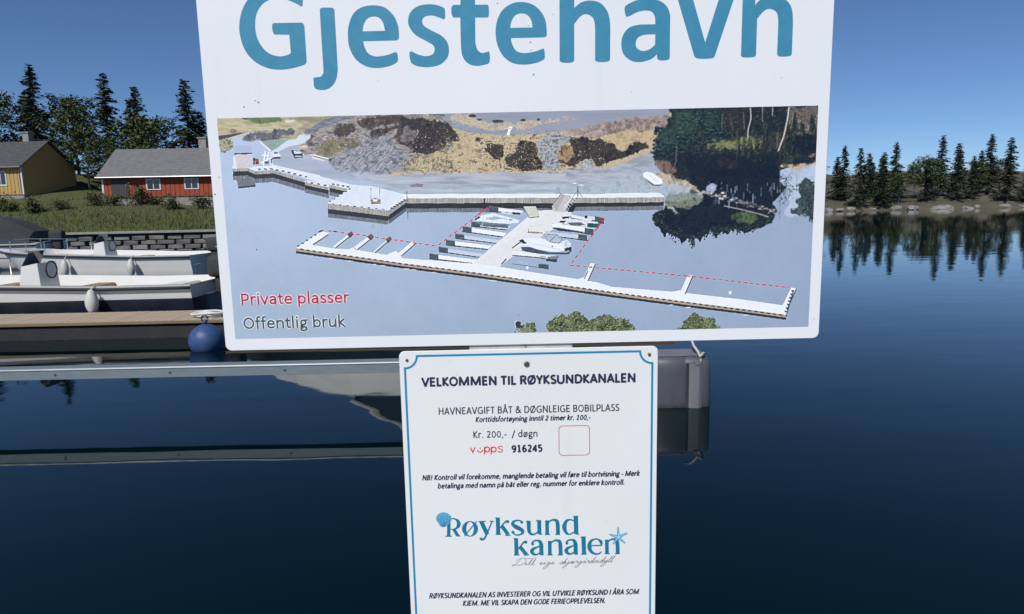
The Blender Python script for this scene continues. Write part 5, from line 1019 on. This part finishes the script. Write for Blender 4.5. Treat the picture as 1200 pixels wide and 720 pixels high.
# ------------------------------------------------------------------ trees, bushes
LEAFS = [mat('spruce_needles', (0.014, 0.028, 0.014), .85, noise=(1.4, (0.045, 0.068, 0.026), (1, 1, 1), .25)), mat('birch_leaves', (0.04, 0.065, 0.015), .8, noise=(1.6, (0.10, 0.13, 0.035), (1, 1, 1), .25)), mat('bush_leaves', (0.05, 0.07, 0.016), .8, noise=(2, (0.11, 0.115, 0.035), (1, 1, 1), .25))]
BARK = mat('grey_bark', (0.10, 0.085, 0.07), .9, noise=(9, (0.2, 0.18, 0.16), (3, 3, .5), .3), bump=(30, .6, .02)); BIRCHB = mat('birch_bark', (0.45, 0.43, 0.40), .8, noise=(7, (0.12, 0.11, 0.1), (1, 1, 3), .12))
def leaf_mesh(name, pts, seed, m, size=.16, tilt=.5):
    g = random.Random(seed); vs = []; fs = []
    for p, s in pts:
        a = g.random() * 6.283; t = g.uniform(-tilt, tilt); u = Vector((math.cos(a), math.sin(a), t)).normalized(); w = Vector((-math.sin(a), math.cos(a), g.uniform(-1, 1) * .8)).normalized(); k = size * s * g.uniform(.6, 1.4); i = len(vs)
        vs += [p + u * k, p + w * k * .55, p - u * k, p - w * k * .55]; fs.append((i, i + 1, i + 2, i + 3))
    me = mesh(name, vs, fs); me.materials.append(m); return me
def spruce(seed, H=11):
    g = random.Random(seed); pts = []; bm = bmesh.new(); tube(bm, [(0, 0, -.6), (.05, 0, H * .5), (0, .03, H * .98)], .17, 8, r1=.02)
    z = H * .10
    while z < H * .98:
        t = z / H; L = (1 - t) ** .85 * H * .26 * g.uniform(.75, 1.15) + .12
        for k in range(g.randint(5, 7)):
            a = g.random() * 6.283; l = L * g.uniform(.65, 1.15); dr = -l * .28 + l * g.uniform(-.08, .08)
            e = Vector((math.cos(a) * l, math.sin(a) * l, z + dr)); s = Vector((0, 0, z)); tube(bm, [s, s.lerp(e, .6) + Vector((0, 0, l * .03)), e], .025, 3, False, .006)
            n = max(int(l * 13), 3)
            for q in range(n):
                f = (q + g.random()) / n; p = s.lerp(e, f) + Vector((g.gauss(0, 1), g.gauss(0, 1), g.gauss(0, .4))) * .16 * (1.2 - f * .5) + Vector((0, 0, -.05)); pts.append((p, 1.2 if f > .3 else .9))
        z += g.uniform(.28, .42) * (1.15 - t * .5)
    return leaf_mesh('crown', pts, seed, LEAFS[0], .19, .35), bm_mesh('trunk', bm, True)
def broad(seed, H=8, bark=None, leaf=1, spread=.33, base=.3):
    g = random.Random(seed); pts = []; bm = bmesh.new(); top = Vector((g.uniform(-.4, .4), g.uniform(-.4, .4), H * .95))
    tube(bm, [(0, 0, -.5), Vector((0, 0, 0)).lerp(top, .5) + Vector((.15, .1, 0)), top], .15 * H / 8, 8, r1=.02)
    for k in range(26):
        t = base + (1 - base) * (k + g.random()) / 26; a = k * 2.4 + g.uniform(-.5, .5); l = H * spread * math.sin(math.pi * min(1, .25 + (t - base) * .95)) * g.uniform(.6, 1.15) + .2
        s = Vector((0, 0, 0)).lerp(top, t * .93); e = s + Vector((math.cos(a) * l, math.sin(a) * l, l * g.uniform(.25, .7))); mdl = s.lerp(e, .5) + Vector((0, 0, -.1 * l)); tube(bm, [s, mdl, e], .045, 4, False, .01)
        for c in range(5):
            f = .35 + .68 * (c + g.random()) / 5; cc_ = s.lerp(e, f) + Vector((g.gauss(0, .25), g.gauss(0, .25), g.gauss(0, .18))) * (H / 8); r = g.uniform(.25, .55) * H / 8
            for q in range(26):
                d = Vector((g.gauss(0, 1), g.gauss(0, 1), g.gauss(0, .75))); pts.append((cc_ + d * r * .55, 1))
    return leaf_mesh('crown', pts, seed, LEAFS[leaf], .13 * H / 8 + .03, .8), bm_mesh('trunk', bm, True)
def bush(seed, leaf=2):
    g = random.Random(seed); pts = []; bm = bmesh.new()
    for k in range(9):
        a = g.random() * 6.283; e = Vector((math.cos(a) * g.uniform(.2, .8), math.sin(a) * g.uniform(.2, .8), g.uniform(.5, 1.15))); tube(bm, [(0, 0, -.2), e * .5, e], .03, 4, False, .008)
        for q in range(70): pts.append((e * g.uniform(.4, 1.05) + Vector((g.gauss(0, .2), g.gauss(0, .2), g.gauss(0, .16))), 1))
    return leaf_mesh('foliage', pts, seed, LEAFS[leaf], .085, .9), bm_mesh('stem', bm)
kinds = {'spruce': [spruce(s, h) for s, h in ((1, 11), (2, 13), (3, 9))], 'birch': [broad(s, 8.5, leaf=1) for s in (11, 12)], 'bush': [bush(s) for s in (21, 22)]}
for v in kinds.values():
    for c, t in v: t.materials.append(BARK)
for c, t in kinds['birch']: t.materials.clear(); t.materials.append(BIRCHB)
def plant(kind, i, x, y, s, label, cat, group, names=('crown', 'trunk')):
    c, t = kinds[kind][i % len(kinds[kind])]; z = land(x, y) - .1; PLANTS.append(None)
    r = thing({'spruce': 'spruce_tree', 'birch': 'birch_tree', 'bush': 'bush'}[kind], label, cat, (x, y, z), g.random() * 6.28, group); s *= .84 if x < 0 else 1; r.scale = (s, s, s * g.uniform(.92, 1.1))
    for nm, me in ((names[0], c), (names[1], t)): new_obj(nm, me, r)
    PLANTS[-1] = (r, x / y, x, y)
PLANTS = []
g = random.Random(31)
for i, (x, y, s) in enumerate(((-34, 62, 1.0), (-28, 60, .95), (-25.5, 64, 1.15), (-38.5, 66, 1.1), (-44, 64, .9), (-49, 70, 1.2), (-21.5, 61, 1.05), (-54, 68, 1.0), (-31.5, 70, 1.2), (-41, 76, 1.2), (-18, 66, 1.0))):
    plant('spruce', i, x, y, s, 'dark spruce behind the boathouses', 'tree', 'dark spruces behind the boathouses')
for i, (x, y, s) in enumerate(((-29.5, 57.5, .95), (-33, 61, 1.1), (-39, 61, 1.0), (-23, 58, .9), (-43, 68, 1.2), (-47, 63, 1.1), (-46.5, 57, .8), (-36, 58, .75), (-32.5, 55, .62), (-51, 60, .9))):
    plant('birch', i, x, y, s, 'pale barked birch beside the boathouses', 'tree', 'birches beside the boathouses')
for i in range(26):
    x = -52 + i * 1.55 + g.uniform(-.4, .4); y = g.uniform(44.5, 47.0); plant('bush', i, x, y, g.uniform(.8, 1.35), 'green bush above the stone wall', 'bush', 'bushes along the grass bank', ('foliage', 'stem'))
for i in range(96):
    x = 30 + i * 1.75 + g.uniform(-1.6, 1.6); y = shore(x) + (3.5, 9, 16)[i % 3] + g.uniform(-2, 4); k = 'birch' if g.random() < .3 else 'spruce'
    plant(k, i, x, y, g.uniform(.72, 1.15), 'dark spruce across the water' if k == 'spruce' else 'leafy birch across the water', 'tree', 'spruces across the water' if k == 'spruce' else 'birches across the water')
# nothing is planted far beyond the sides of the picture
for it in list(PLANTS):
    r, q, x, y = it; p = 600 + F_PX * Vector((x, y, 1.0)).dot(_rt) / Vector((x, y, 1.0)).dot(_fwd)
    if p < -260 or p > 1460:
        for c in [c for c in COL.objects if c.parent == r]: bpy.data.objects.remove(c)
        bpy.data.objects.remove(r); PLANTS.remove(it)
# labels: count each kind from the left as the lens sees it
ORD = 'leftmost second third fourth fifth sixth seventh eighth ninth tenth eleventh twelfth thirteenth fourteenth fifteenth sixteenth seventeenth eighteenth nineteenth twentieth'.split()
TENS = {20: 'twenty', 30: 'thirty', 40: 'forty', 50: 'fifty', 60: 'sixty', 70: 'seventy'}
def ordw(n):
    if n < 20: return ORD[n]
    t, u = divmod(n + 1, 10); return TENS[t * 10] + ('-' + ['', 'first', 'second', 'third', 'fourth', 'fifth', 'sixth', 'seventh', 'eighth', 'ninth'][u] if u else '').replace('-', '-') if u else TENS[t * 10][:-1] + 'ieth'
def px_of(x, y): return 600 + F_PX * Vector((x, y, 1.0)).dot(_rt) / Vector((x, y, 1.0)).dot(_fwd)
byg = {}
for it in PLANTS: byg.setdefault(it[0]['group'], []).append(it)
for grp, L_ in byg.items():
    L_.sort(key=lambda q: q[1]); n = 0
    for r, q, x, y in L_:
        base = r['label']; p = px_of(x, y)
        if 262 < p < 948: r['label'] = base + ', hidden by the sign boards'; continue
        if p < -20 or p > 1225: r['label'] = base + ', beyond the ' + ('left' if p < 0 else 'right') + ' edge'; continue
        r['label'] = ordw(n) + ' from the left, ' + base; n += 1
# short grass tufts on the bank: one mass
vs = []; fs = []
for k in range(9000):
    x = g.uniform(-56, -6); y = 38.9 + abs(g.gauss(0, 3.6)); z = land(x, y); a = g.random() * 3.14; h = g.uniform(.12, .34); w = .03; i = len(vs); dx = g.uniform(-.1, .1)
    vs += [(x - w * math.cos(a), y - w * math.sin(a), z - .02), (x + w * math.cos(a), y + w * math.sin(a), z - .02), (x + dx, y + dx, z + h)]; fs.append((i, i + 1, i + 2))
o = new_obj('grass', mesh('grass', vs, fs), None, LEAFS[2]); tag(o, 'tufts of green grass covering the bank behind the stone wall', 'grass'); o['kind'] = 'stuff'
# shore rocks across the water
ROCK = mat('grey_shore_rock', (0.14, 0.135, 0.13), .9, noise=(1.6, (0.32, 0.31, 0.295), (1, 1, 1), .28), bump=(9, .8, .05)); rocks = []
for k in range(5):
    bm = bmesh.new(); bmesh.ops.create_icosphere(bm, subdivisions=2, radius=1)
    for v in bm.verts: v.co *= 1 + .28 * math.sin(v.co.x * 4 + k) * math.cos(v.co.y * 3 + k * 2) + g.uniform(-.09, .09)
    me = bm_mesh('shore_rock', bm); me.materials.append(ROCK); rocks.append(me)
RK = []
for k in range(44):
    x = 30 + k * 3.4 + g.uniform(-1.2, 1.2); o = new_obj('shore_rock', g.choice(rocks)); y = shore(x) + g.uniform(-.6, 2.2); o.location = (x, y, g.uniform(0, .35)); s = g.uniform(.5, 1.6); o.scale = (s * 1.5, s, s * .6); o.rotation_euler = (0, 0, g.random() * 6)
    tag(o, 'grey rock at the water edge across the water', 'rock', 'rocks along the far shore'); RK.append((o, x / y, x, y))

RK.sort(key=lambda q: q[1]); n = 0
for o, q, x, y in RK:
    p = px_of(x, y)
    if 262 < p < 955: o['label'] = 'grey shore rock hidden behind the sign boards'
    elif p > 1230: bpy.data.objects.remove(o)
    else: o['label'] = ordw(n) + ' from the left, grey rock at the edge of the far shore'; n += 1
# ------------------------------------------------------------------ mooring boom with its float
GALV = mat('galvanised_steel', (0.20, 0.245, 0.27), .5, .35, noise=(26, (0.26, 0.31, 0.335), (.3, 1, 1), .3), bump=(120, .25, .001)); PLAST = mat('grey_float_plastic', (0.062, 0.068, 0.086), .5, noise=(9, (0.088, 0.095, 0.115), (1, 1, .6), .3), bump=(90, .25, .001))
def water_stain(m, z0=.0, z1=.075, col=(.02, .028, .018)):
    # weed and scum that clings to a plastic hull just above the water
    nt = m.node_tree; b = nt.nodes['Principled BSDF']; src = b.inputs['Base Color'].links[0].from_socket
    tc = nt.nodes.new('ShaderNodeTexCoord'); sp = nt.nodes.new('ShaderNodeSeparateXYZ'); nt.links.new(tc.outputs['Object'], sp.inputs[0])
    nz = nt.nodes.new('ShaderNodeTexNoise'); nz.inputs['Scale'].default_value = 14; nt.links.new(tc.outputs['Object'], nz.inputs['Vector'])
    ad = nt.nodes.new('ShaderNodeMath'); ad.operation = 'MULTIPLY_ADD'; ad.inputs[1].default_value = -.07; nt.links.new(nz.outputs[0], ad.inputs[0]); nt.links.new(sp.outputs[2], ad.inputs[2])
    mr = nt.nodes.new('ShaderNodeMapRange'); mr.inputs[1].default_value = z0 - .035; mr.inputs[2].default_value = z1 - .035; mr.inputs[3].default_value = .8; mr.inputs[4].default_value = 0; nt.links.new(ad.outputs[0], mr.inputs[0])
    mx = nt.nodes.new('ShaderNodeMix'); mx.data_type = 'RGBA'; nt.links.new(mr.outputs[0], mx.inputs[0]); nt.links.new(src, mx.inputs[6]); mx.inputs[7].default_value = (*col, 1); nt.links.new(mx.outputs[2], b.inputs['Base Color'])
water_stain(PLAST, -.01, .05)
ROPE = mat('pale_rope', (0.42, 0.40, 0.37), .9, noise=(60, (0.55, 0.53, 0.5)), bump=(300, .6, .002)); PLD = mat('dark_wet_plastic', (.03, .032, .038), .4, noise=(12, (.05, .052, .058)))
Yf = at_z(806, 478, 0).y                  # the float's near face
BX0 = at_y(806, 478, Yf).x
fx1_ = at_y(833.5, 470, Yf).x; ztop = at_y(806, 419, Yf).z
boom = thing('mooring_boom', 'galvanised mooring boom lying low over dark water, ending in a grey plastic float', 'mooring boom', (fx1_, Yf, 0), R(0.0))
FL_L, FL_W = 1.5, .40
def fsec(x, k):                          # rounded box section at position x (k = 1 full size)
    P = []
    for q in range(20):
        a = 2 * math.pi * q / 20; c_, s_ = math.cos(a), math.sin(a); e = .32
        P.append((x, FL_W / 2 + math.copysign(abs(c_) ** e, c_) * FL_W / 2 * k, ztop / 2 - .11 + math.copysign(abs(s_) ** e, s_) * (ztop / 2 + .11) * (k if k == 1 else (.5 + k / 2))))
    return P
bm = bmesh.new(); secs = [fsec(-FL_L, .8), fsec(-FL_L + .03, .93), fsec(-FL_L + .07, 1)]
for q in range(1, 6):
    x = -FL_L + .07 + (FL_L - .27 - .07) * q / 5; secs += [fsec(x - .012, 1), fsec(x - .006, .985), fsec(x + .006, .985), fsec(x + .012, 1)] if q < 5 else [fsec(x, 1)]
secs += [fsec(-.255, .97), fsec(-.235, .97), fsec(-.22, 1), fsec(-.08, .99), fsec(-.03, .93), fsec(-.004, .84)]
loft(bm, secs, closed=True); new_obj('float_body', bm_mesh('float_body', bm, True), boom, PLAST)
# ridge strap and its knob
bm = bmesh.new(); loft(bm, [[(-.215, -.001, z), (-.19, -.02, z), (-.125, -.02, z), (-.095, -.001, z)] for z in (-.1, .1, ztop - .06)]); tube(bm, [(-.148, -.03, ztop - .05), (-.148, 0.01, ztop - .05)], .022, 10)
new_obj('ridge', bm_mesh('ridge', bm, False), boom, mat('pale_grey_plastic', (.15, .155, .17), .5, noise=(12, (.20, .202, .215), (1, 1, .3), .3)))
bm = bmesh.new(); box(bm, (-.232, -.004, ztop / 2 - .03), (.026, .016, ztop - .05), bev=.003); new_obj('seam', bm_mesh('seam', bm), boom, PLD)
bm = bmesh.new(); box(bm, (-FL_L / 2, FL_W / 2, ztop + .004), (FL_L - .1, FL_W - .14, .016), bev=.004); new_obj('lid', bm_mesh('lid', bm), boom, mat('pale_lid', (.15, .155, .17), .5, noise=(9, (.2, .2, .215))))
rp_ = at_y(814, 399, Yf); bm = bmesh.new(); tube(bm, spl := [(-.10, .02, ztop - .07), (-.105, .02, ztop - .01), (-.12, .05, ztop + .04), (-.15, .09, ztop + .09), (-.152, .16, ztop + .13), (-.15, .3, ztop + .18)], .012, 8); tube(bm, [(-.12, .0, ztop + .0), (-.08, .02, ztop + .035), (-.05, .06, ztop + .02)], .01, 8)
new_obj('rope', bm_mesh('rope', bm, True), boom, ROPE)
# beam: C-profile running left out of the float
zb1 = at_y(350, 426.6, Yf + .12).z; zb0 = at_y(350, 439.5, Yf + .12).z; zbt = zb1
bm = bmesh.new(); Lb = 16.5; hh = zb1 - zb0
box(bm, (-FL_L - Lb / 2 + .3, .14, zb0 + hh / 2), (Lb, .012, hh), bev=.002); box(bm, (-FL_L - Lb / 2 + .3, .20, zb1 - .004), (Lb, .13, .010), bev=.002); box(bm, (-FL_L - Lb / 2 + .3, .20, zb0 + .004), (Lb, .13, .010), bev=.002)
new_obj('beam', bm_mesh('beam', bm), boom, GALV)
bm = bmesh.new(); tube(bm, [(-FL_L + .3 - Lb, .137, zb1 - .012), (-FL_L + .3, .137, zb1 - .012)], .011, 8); new_obj('beam_lip', bm_mesh('beam_lip', bm), boom, mat('lit_galvanised', (.34, .37, .39), .45, .3, noise=(14, (.5, .53, .55), (.3, 1, 1), .3)))  # paler copy of the steel colour paints in the beam's sunlit top edge
bme = bmesh.new(); tube(bme, [(0, .128, 0), (0, .14, 0)], .012, 8); bme = bm_mesh('beam_bolt', bme); bme.materials.append(STEELD)
for k in range(14):
    o = new_obj('beam_bolt', bme, boom); o.location = (-FL_L - .35 - k * 1.1, 0, zb0 + hh * .45)

# ------------------------------------------------------------------ pontoon behind it
PD = mat('worn_pontoon_planks', (0.34, 0.27, 0.19), .85, noise=(4, (0.5, 0.42, 0.31), (.4, 3, 1), .3), bump=(60, .5, .003)); PEDGE = mat('timber_edge', (0.16, 0.115, 0.07), .8, noise=(5, (0.26, 0.19, 0.12), (.3, 3, 2), .3))
A0 = at_z(250, 395, 0.0); y0p = A0.y; xr = at_y(790, 400, y0p).x; top_z = .27; XL = -14.0
pon = thing('floating_pontoon', 'low plank pontoon with dark sides floating behind the mooring boom', 'pontoon', (0, y0p, 0))
bm = bmesh.new(); box(bm, ((XL + xr) / 2, .55, -.02), (xr - XL, 1.06, .44), bev=.02); new_obj('float_body', bm_mesh('float_body', bm), pon, CONCD)
bm = bmesh.new(); box(bm, ((XL + xr) / 2, -.006, top_z - .02), (xr - XL, .035, .045), bev=.006); new_obj('edge_beam', bm_mesh('edge_beam', bm), pon, PEDGE)
pme = bmesh.new(); box(pme, (0, .56, top_z - .014), (.118, 1.12, .03), bev=.004, seg=1); pme = bm_mesh('plank', pme); pme.materials.append(PD)
n = int((xr - XL) / .127)
for k in range(n):
    o = new_obj('plank', pme, pon); o.location = (XL + .06 + k * .127, g.uniform(-.004, .004), g.uniform(-.002, .002))
# mooring line coil, buoy
bm = bmesh.new(); pts = []
for k in range(90):
    a = k * .42; r = .11 + .05 * math.sin(k * .21) + k * .0006; pts.append((r * math.cos(a) * 1.5, r * math.sin(a), .018 + k * .0007 + .012 * math.sin(k * .9)))
tube(bm, pts, .014, 6); o = new_obj('rope_coil', bm_mesh('rope_coil', bm, True), None, mat('white_rope', (.62, .62, .6), .9, noise=(80, (.75, .75, .73)), bump=(300, .6, .002)))
o.location = (at_y(247, 372, y0p + .35).x, y0p + .35, top_z); tag(o, 'coil of white rope lying on the plank pontoon', 'rope')
bu = thing('mooring_buoy', 'round blue mooring buoy floating in front of the plank pontoon', 'buoy', (at_z(243, 409, 0).x, at_z(243, 409, 0).y, 0))
bm = bmesh.new(); bmesh.ops.create_uvsphere(bm, u_segments=28, v_segments=18, radius=.24)
for v in bm.verts:
    v.co.z = v.co.z * 1.02 + .12
    if v.co.z > .3: v.co.x *= .93; v.co.y *= .93
new_obj('ball', bm_mesh('ball', bm, True), bu, mat('blue_vinyl', (.022, .06, .17), .5, noise=(12, (.045, .10, .23))))
bm = bmesh.new(); tube(bm, [(0, 0, .34), (0, 0, .42)], .03, 10); tube(bm, [(.045 * math.cos(k * .6), 0, .44 + .045 * math.sin(k * .6)) for k in range(11)], .012, 6); new_obj('eye', bm_mesh('eye', bm, True), bu, mat('dark_blue_vinyl', (.015, .03, .09), .4))

# ------------------------------------------------------------------ boats
GEL = mat('white_gelcoat', (0.74, 0.735, 0.71), .28, noise=(2.5, (0.66, 0.655, 0.63), (1, 1, 1), .3), coat=.3); GELB = mat('beige_gelcoat', (0.56, 0.53, 0.47), .35, noise=(2.5, (0.5, 0.47, 0.42), (1, 1, 1), .3)); NAVYH = mat('navy_hull_paint', (0.012, 0.018, 0.032), .3, noise=(3, (0.022, 0.028, 0.042))); CANV = mat('charcoal_canvas', (0.028, 0.03, 0.034), .85, noise=(9, (0.05, 0.052, 0.056)), bump=(40, .6, .01))
SCREEN = mat('tinted_screen', (0.03, 0.04, 0.05), .06, spec=.9); CHROME = mat('rail_steel', (0.55, 0.56, 0.57), .2, 1.0); RUB = mat('black_rubber', (.02, .02, .02), .7); TEAK = mat('teak', (.3, .17, .08), .7, noise=(20, (.38, .23, .12), (.3, 5, 1), .3))
def cabin_glass(t, L, beam, sz, cab, hh_, screen, canopy):
    y = .84 * beam / 2; x0, zb, rk_, fr = screen or (-L * .03, sz + .3 * cab, .5, .018)
    bm = bmesh.new(); secs = [[(x0, -y * .9, zb), (x0 + .02, 0, zb + .04 * cab), (x0, y * .9, zb)], [(x0 + rk_, -y * .8, zb + hh_), (x0 + rk_ - .03, 0, zb + .06 * cab + hh_), (x0 + rk_, y * .8, zb + hh_)]]
    loft(bm, secs, cap=False)
    for s in (-1, 1):
        v = [bm.verts.new(p) for p in ((x0, s * y * .9, zb), (x0 + rk_, s * y * .8, zb + hh_), (x0 + rk_ + .75, s * y * .86, zb - .1 * cab + hh_ * .6), (x0 + rk_ + .8, s * y * .93, sz + .05))]; bm.faces.new(v)
    new_obj('windscreen', bm_mesh('windscreen', bm), t, SCREEN)
    bm = bmesh.new(); tube(bm, [(x0 + rk_, -y * .8, zb + hh_), (x0 + rk_ - .03, 0, zb + .06 * cab + hh_), (x0 + rk_, y * .8, zb + hh_)], .02, 6)
    for s in (-1, 1): tube(bm, [(x0, s * y * .9, zb), (x0 + rk_, s * y * .8, zb + hh_), (x0 + rk_ + .75, s * y * .86, zb - .1 * cab + hh_ * .6), (x0 + rk_ + .8, s * y * .93, sz + .05)], fr, 6)
    new_obj('screen_frame', bm_mesh('screen_frame', bm), t, CHROME if not screen else GEL)
    if canopy:
        bm = bmesh.new(); zc = sz + .36 * cab + hh_; secs = []
        for i in range(9):
            u = i / 8; x = x0 + .42 + u * L * .42; h = zc + .1 * math.sin(u * math.pi) - .55 * u ** 3; h += .015 * math.cos(u * 6 * math.pi)
            secs.append([(x, -y * .98, sz + .02), (x, -y * .93, h - .25), (x, -y * .55, h), (x, y * .55, h), (x, y * .93, h - .25), (x, y * .98, sz + .02)])
        loft(bm, secs); new_obj('canopy', bm_mesh('canopy', bm, False), t, CANV)
def make_boat(name, label, loc, rz, L=6.4, beam=2.3, fb=.95, lower=NAVYH, upper=GEL, canopy=True, cab=1.0, cuddy=None, screen=None, split=.62, rail=True, fend=True):
    """bow towards local -X, water line at z = 0"""
    t = thing(name, label, 'boat', loc, rz); N = 22
    def prof(u):                         # u: 0 bow .. 1 stern
        w = beam / 2 * (1 - (1 - min(u / .55, 1)) ** 2.2) ** .75 * (1 - .06 * max(u - .6, 0)); s = fb * (1.18 - .22 * min(u * 1.3, 1)); k = -.28 * min(1, u * 4); return w, s, k
    def section(u, part):
        w, s, k = prof(u); x0 = -L / 2 + u * L
        zs = [k, k * .3, .12 * fb, .45 * fb, split * fb] if part == 'lower' else [(split + .002) * fb, (split + 1) / 2 * fb, s - .03, s]
        wf = {k: .02, k * .3: .7}
        P = []
        for z in zs:
            f = 0.02 if z == k else (.72 if z == k * .3 else .86 + .14 * min(max(z / s, 0), 1)); rake = (1 - u) ** 3 * (z - s) * .9
            P.append((x0 - rake, w * f + .004, z))
        return P
    for part, m in (('lower', lower), ('upper', upper)):
        bm = bmesh.new()
        for sgn in (-1, 1):
            loft(bm, [[(p[0], p[1] * sgn, p[2]) for p in section(u / N, part)] for u in range(N + 1)], cap=False)
        st = section(1, part); v = [bm.verts.new(p) for p in st] + [bm.verts.new((p[0], -p[1], p[2])) for p in reversed(st)]; bm.faces.new(v)
        new_obj('hull' if part == 'lower' else 'topside', bm_mesh('hull' if part == 'lower' else 'topside', bm, True), t, m)
    bm = bmesh.new(); rows = []
    for i in range(N + 1):
        u = i / N; w, s, k = prof(u); x = -L / 2 + u * L
        if not cab and u > .22:
            iw = max(w - .13, .05); f_ = s - .42; rows.append([(x, w, s), (x, iw, s), (x, iw - .03, f_), (x, 0, f_), (x, -iw + .03, f_), (x, -iw, s), (x, -w, s)]); continue
        if not cab:
            rows.append([(x, w, s), (x, w * .8, s + .03), (x, w * .5, s + .05), (x, 0, s + .06), (x, -w * .5, s + .05), (x, -w * .8, s + .03), (x, -w, s)]); continue
        c = .05 * math.sin(min(u / .5, 1) * math.pi / 2) if u < .5 else .05
        rows.append([(x, w, s), (x, w * .5, s + c), (x, 0, s + c * 1.2), (x, -w * .5, s + c), (x, -w, s)])
    loft(bm, rows, cap=False); new_obj('deck', bm_mesh('deck', bm, True), t, upper)
    bm = bmesh.new()
    for sgn in (-1, 1): tube(bm, [(-L / 2 + u / N * L, sgn * (prof(u / N)[0] + .02), prof(u / N)[1] - .05) for u in range(N + 1)], .028, 6)
    new_obj('rubbing_strip', bm_mesh('rubbing_strip', bm, True), t, RUB)
    if not cab:
        for u, dz in ((.38, .16), (.62, .16), (.88, .12)):
            w, s, k = prof(u); bm = bmesh.new(); box(bm, (-L / 2 + u * L, 0, s - dz), (.34, 2 * (w - .15), .06), bev=.015); new_obj('seat', bm_mesh('seat', bm), t, TEAK if u != .88 else upper)
        w, s, k = prof(.52); xq = -L / 2 + .5 * L; bm = bmesh.new(); loft(bm, [[(xq - .22, -.28, s - .42), (xq + .25, -.28, s - .42), (xq + .25, .28, s - .42), (xq - .22, .28, s - .42)], [(xq - .1, -.26, s + .28), (xq + .2, -.26, s + .34), (xq + .2, .26, s + .34), (xq - .1, .26, s + .28)]], closed=True); cn = new_obj('console', bm_mesh('console', bm), t, upper)
        bm = bmesh.new(); loft(bm, [[(xq - .1, -.25, s + .29), (xq - .1, .25, s + .29), (xq - .085, .25, s + .29), (xq - .085, -.25, s + .29)], [(xq + .04, -.2, s + .56), (xq + .04, .2, s + .56), (xq + .055, .2, s + .56), (xq + .055, -.2, s + .56)]], closed=True); new_obj('screen', bm_mesh('screen', bm), cn, SCREEN)
        bm = bmesh.new(); tube(bm, [(xq + .28, .16 * math.cos(q * .628), s + .2 + .16 * math.sin(q * .628)) for q in range(11)], .014, 6); new_obj('steering_wheel', bm_mesh('steering_wheel', bm), cn, RUB)
    # cuddy with sloping front, screen, side windows
    sz = fb * .98; hh_ = .62 * cab; xs_ = [(-L * .26, .05, .45), (-L * .12, .30, .78), (-L * .02, .34, .84)]
    if cuddy: xs_ = cuddy
    if cab:
      bm = bmesh.new(); loft(bm, [[(x, -w * beam / 2, sz - .02), (x + .02, -w * beam / 2 * .9, sz + h * cab * .8), (x + .03, -w * beam * .3, sz + h * cab), (x + .03, w * beam * .3, sz + h * cab), (x + .02, w * beam / 2 * .9, sz + h * cab * .8), (x, w * beam / 2, sz - .02)] for x, h, w in xs_]); new_obj('cuddy', bm_mesh('cuddy', bm), t, upper)
      cabin_glass(t, L, beam, sz, cab, hh_, screen, canopy)
    bm = bmesh.new()
    for s in (-1, 1):
        if not rail: break
        pts = [(-L / 2 + .15 + q * L * .052, s * (prof(.03 + q * .052)[0] * .93), prof(.03 + q * .052)[1] + (.34 if q else .3)) for q in range(7)]; tube(bm, pts, .014, 6)
        for p in pts[::2]: tube(bm, [p, (p[0], p[1], p[2] - .36)], .011, 5)
    if rail: tube(bm, [(-L / 2 + .15, prof(.03)[0] * .93, prof(.03)[1] + .3), (-L / 2 - .02, 0, prof(.03)[1] + .32), (-L / 2 + .15, -prof(.03)[0] * .93, prof(.03)[1] + .3)], .014, 6)
    if rail: new_obj('bow_rail', bm_mesh('bow_rail', bm), t, CHROME)
    bm = bmesh.new(); xo = L / 2; box(bm, (xo + .22, 0, fb + .22), (.52, .36, .42), bev=.11, seg=3); box(bm, (xo + .22, 0, fb - .1), (.3, .22, .4), bev=.05); mo = new_obj('outboard_motor', bm_mesh('outboard_motor', bm, True), t, CANV)
    bm = bmesh.new(); box(bm, (xo + .24, 0, fb * .25), (.2, .09, fb * 1.0), bev=.03); new_obj('motor_leg', bm_mesh('motor_leg', bm, True), mo, PLD)
    for q, s in ((.45, -1), (.75, -1)) if fend else ():
        w, sh, _ = prof(q); x = -L / 2 + q * L; bm = bmesh.new(); secs = []
        for i in range(9):
            a = i / 8 * math.pi; r = .11 * max(math.sin(a), .12) ** .5; secs.append([(x + r * math.cos(k * .785), s * (w + .13) + r * math.sin(k * .785), .22 + .6 * fb * i / 8) for k in range(8)])
        loft(bm, secs, closed=True); tube(bm, [(x, s * (w + .13), .22 + .6 * fb), (x, s * w * .98, sh + .02)], .012, 5); new_obj('fender', bm_mesh('fender', bm, True), t, mat('white_fender', (.6, .6, .58), .5, noise=(6, (.5, .5, .47))) if 'white_fender' not in bpy.data.materials else bpy.data.materials['white_fender'])
    return t
make_boat('motor_boat', 'beige cabin boat with dark lower hull moored behind the signboards, mirrored under the boom', (-2.25, 13.55, 0), 0, L=7.5, beam=2.3, fb=1.08, upper=GEL, canopy=False, cab=1.0,
    cuddy=[(-3.05, .16, .42), (-2.0, .49, .80), (-.92, .69, .90), (.5, .72, .92)], screen=(-.95, 1.76, .98, .05), split=.93, rail=False, fend=False)
make_boat('motor_boat', 'low open white boat with dark lower hull moored at the plank pontoon', (-9.0, 12.62, 0), R(1), L=6.6, beam=2.0, fb=.72, cab=0)
make_boat('motor_boat', 'open white motor boat lying farther out, between the pontoon and stone wall', (-12.3, 20.2, 0), R(-4), L=6.6, beam=2.3, fb=.82, lower=GEL, cab=0)
make_boat('motor_boat', 'white motor boat with canopy nearest the stone wall at far left', (-21.5, 26.0, 0), R(8), L=6.8, beam=2.4, fb=1.0, lower=GEL)
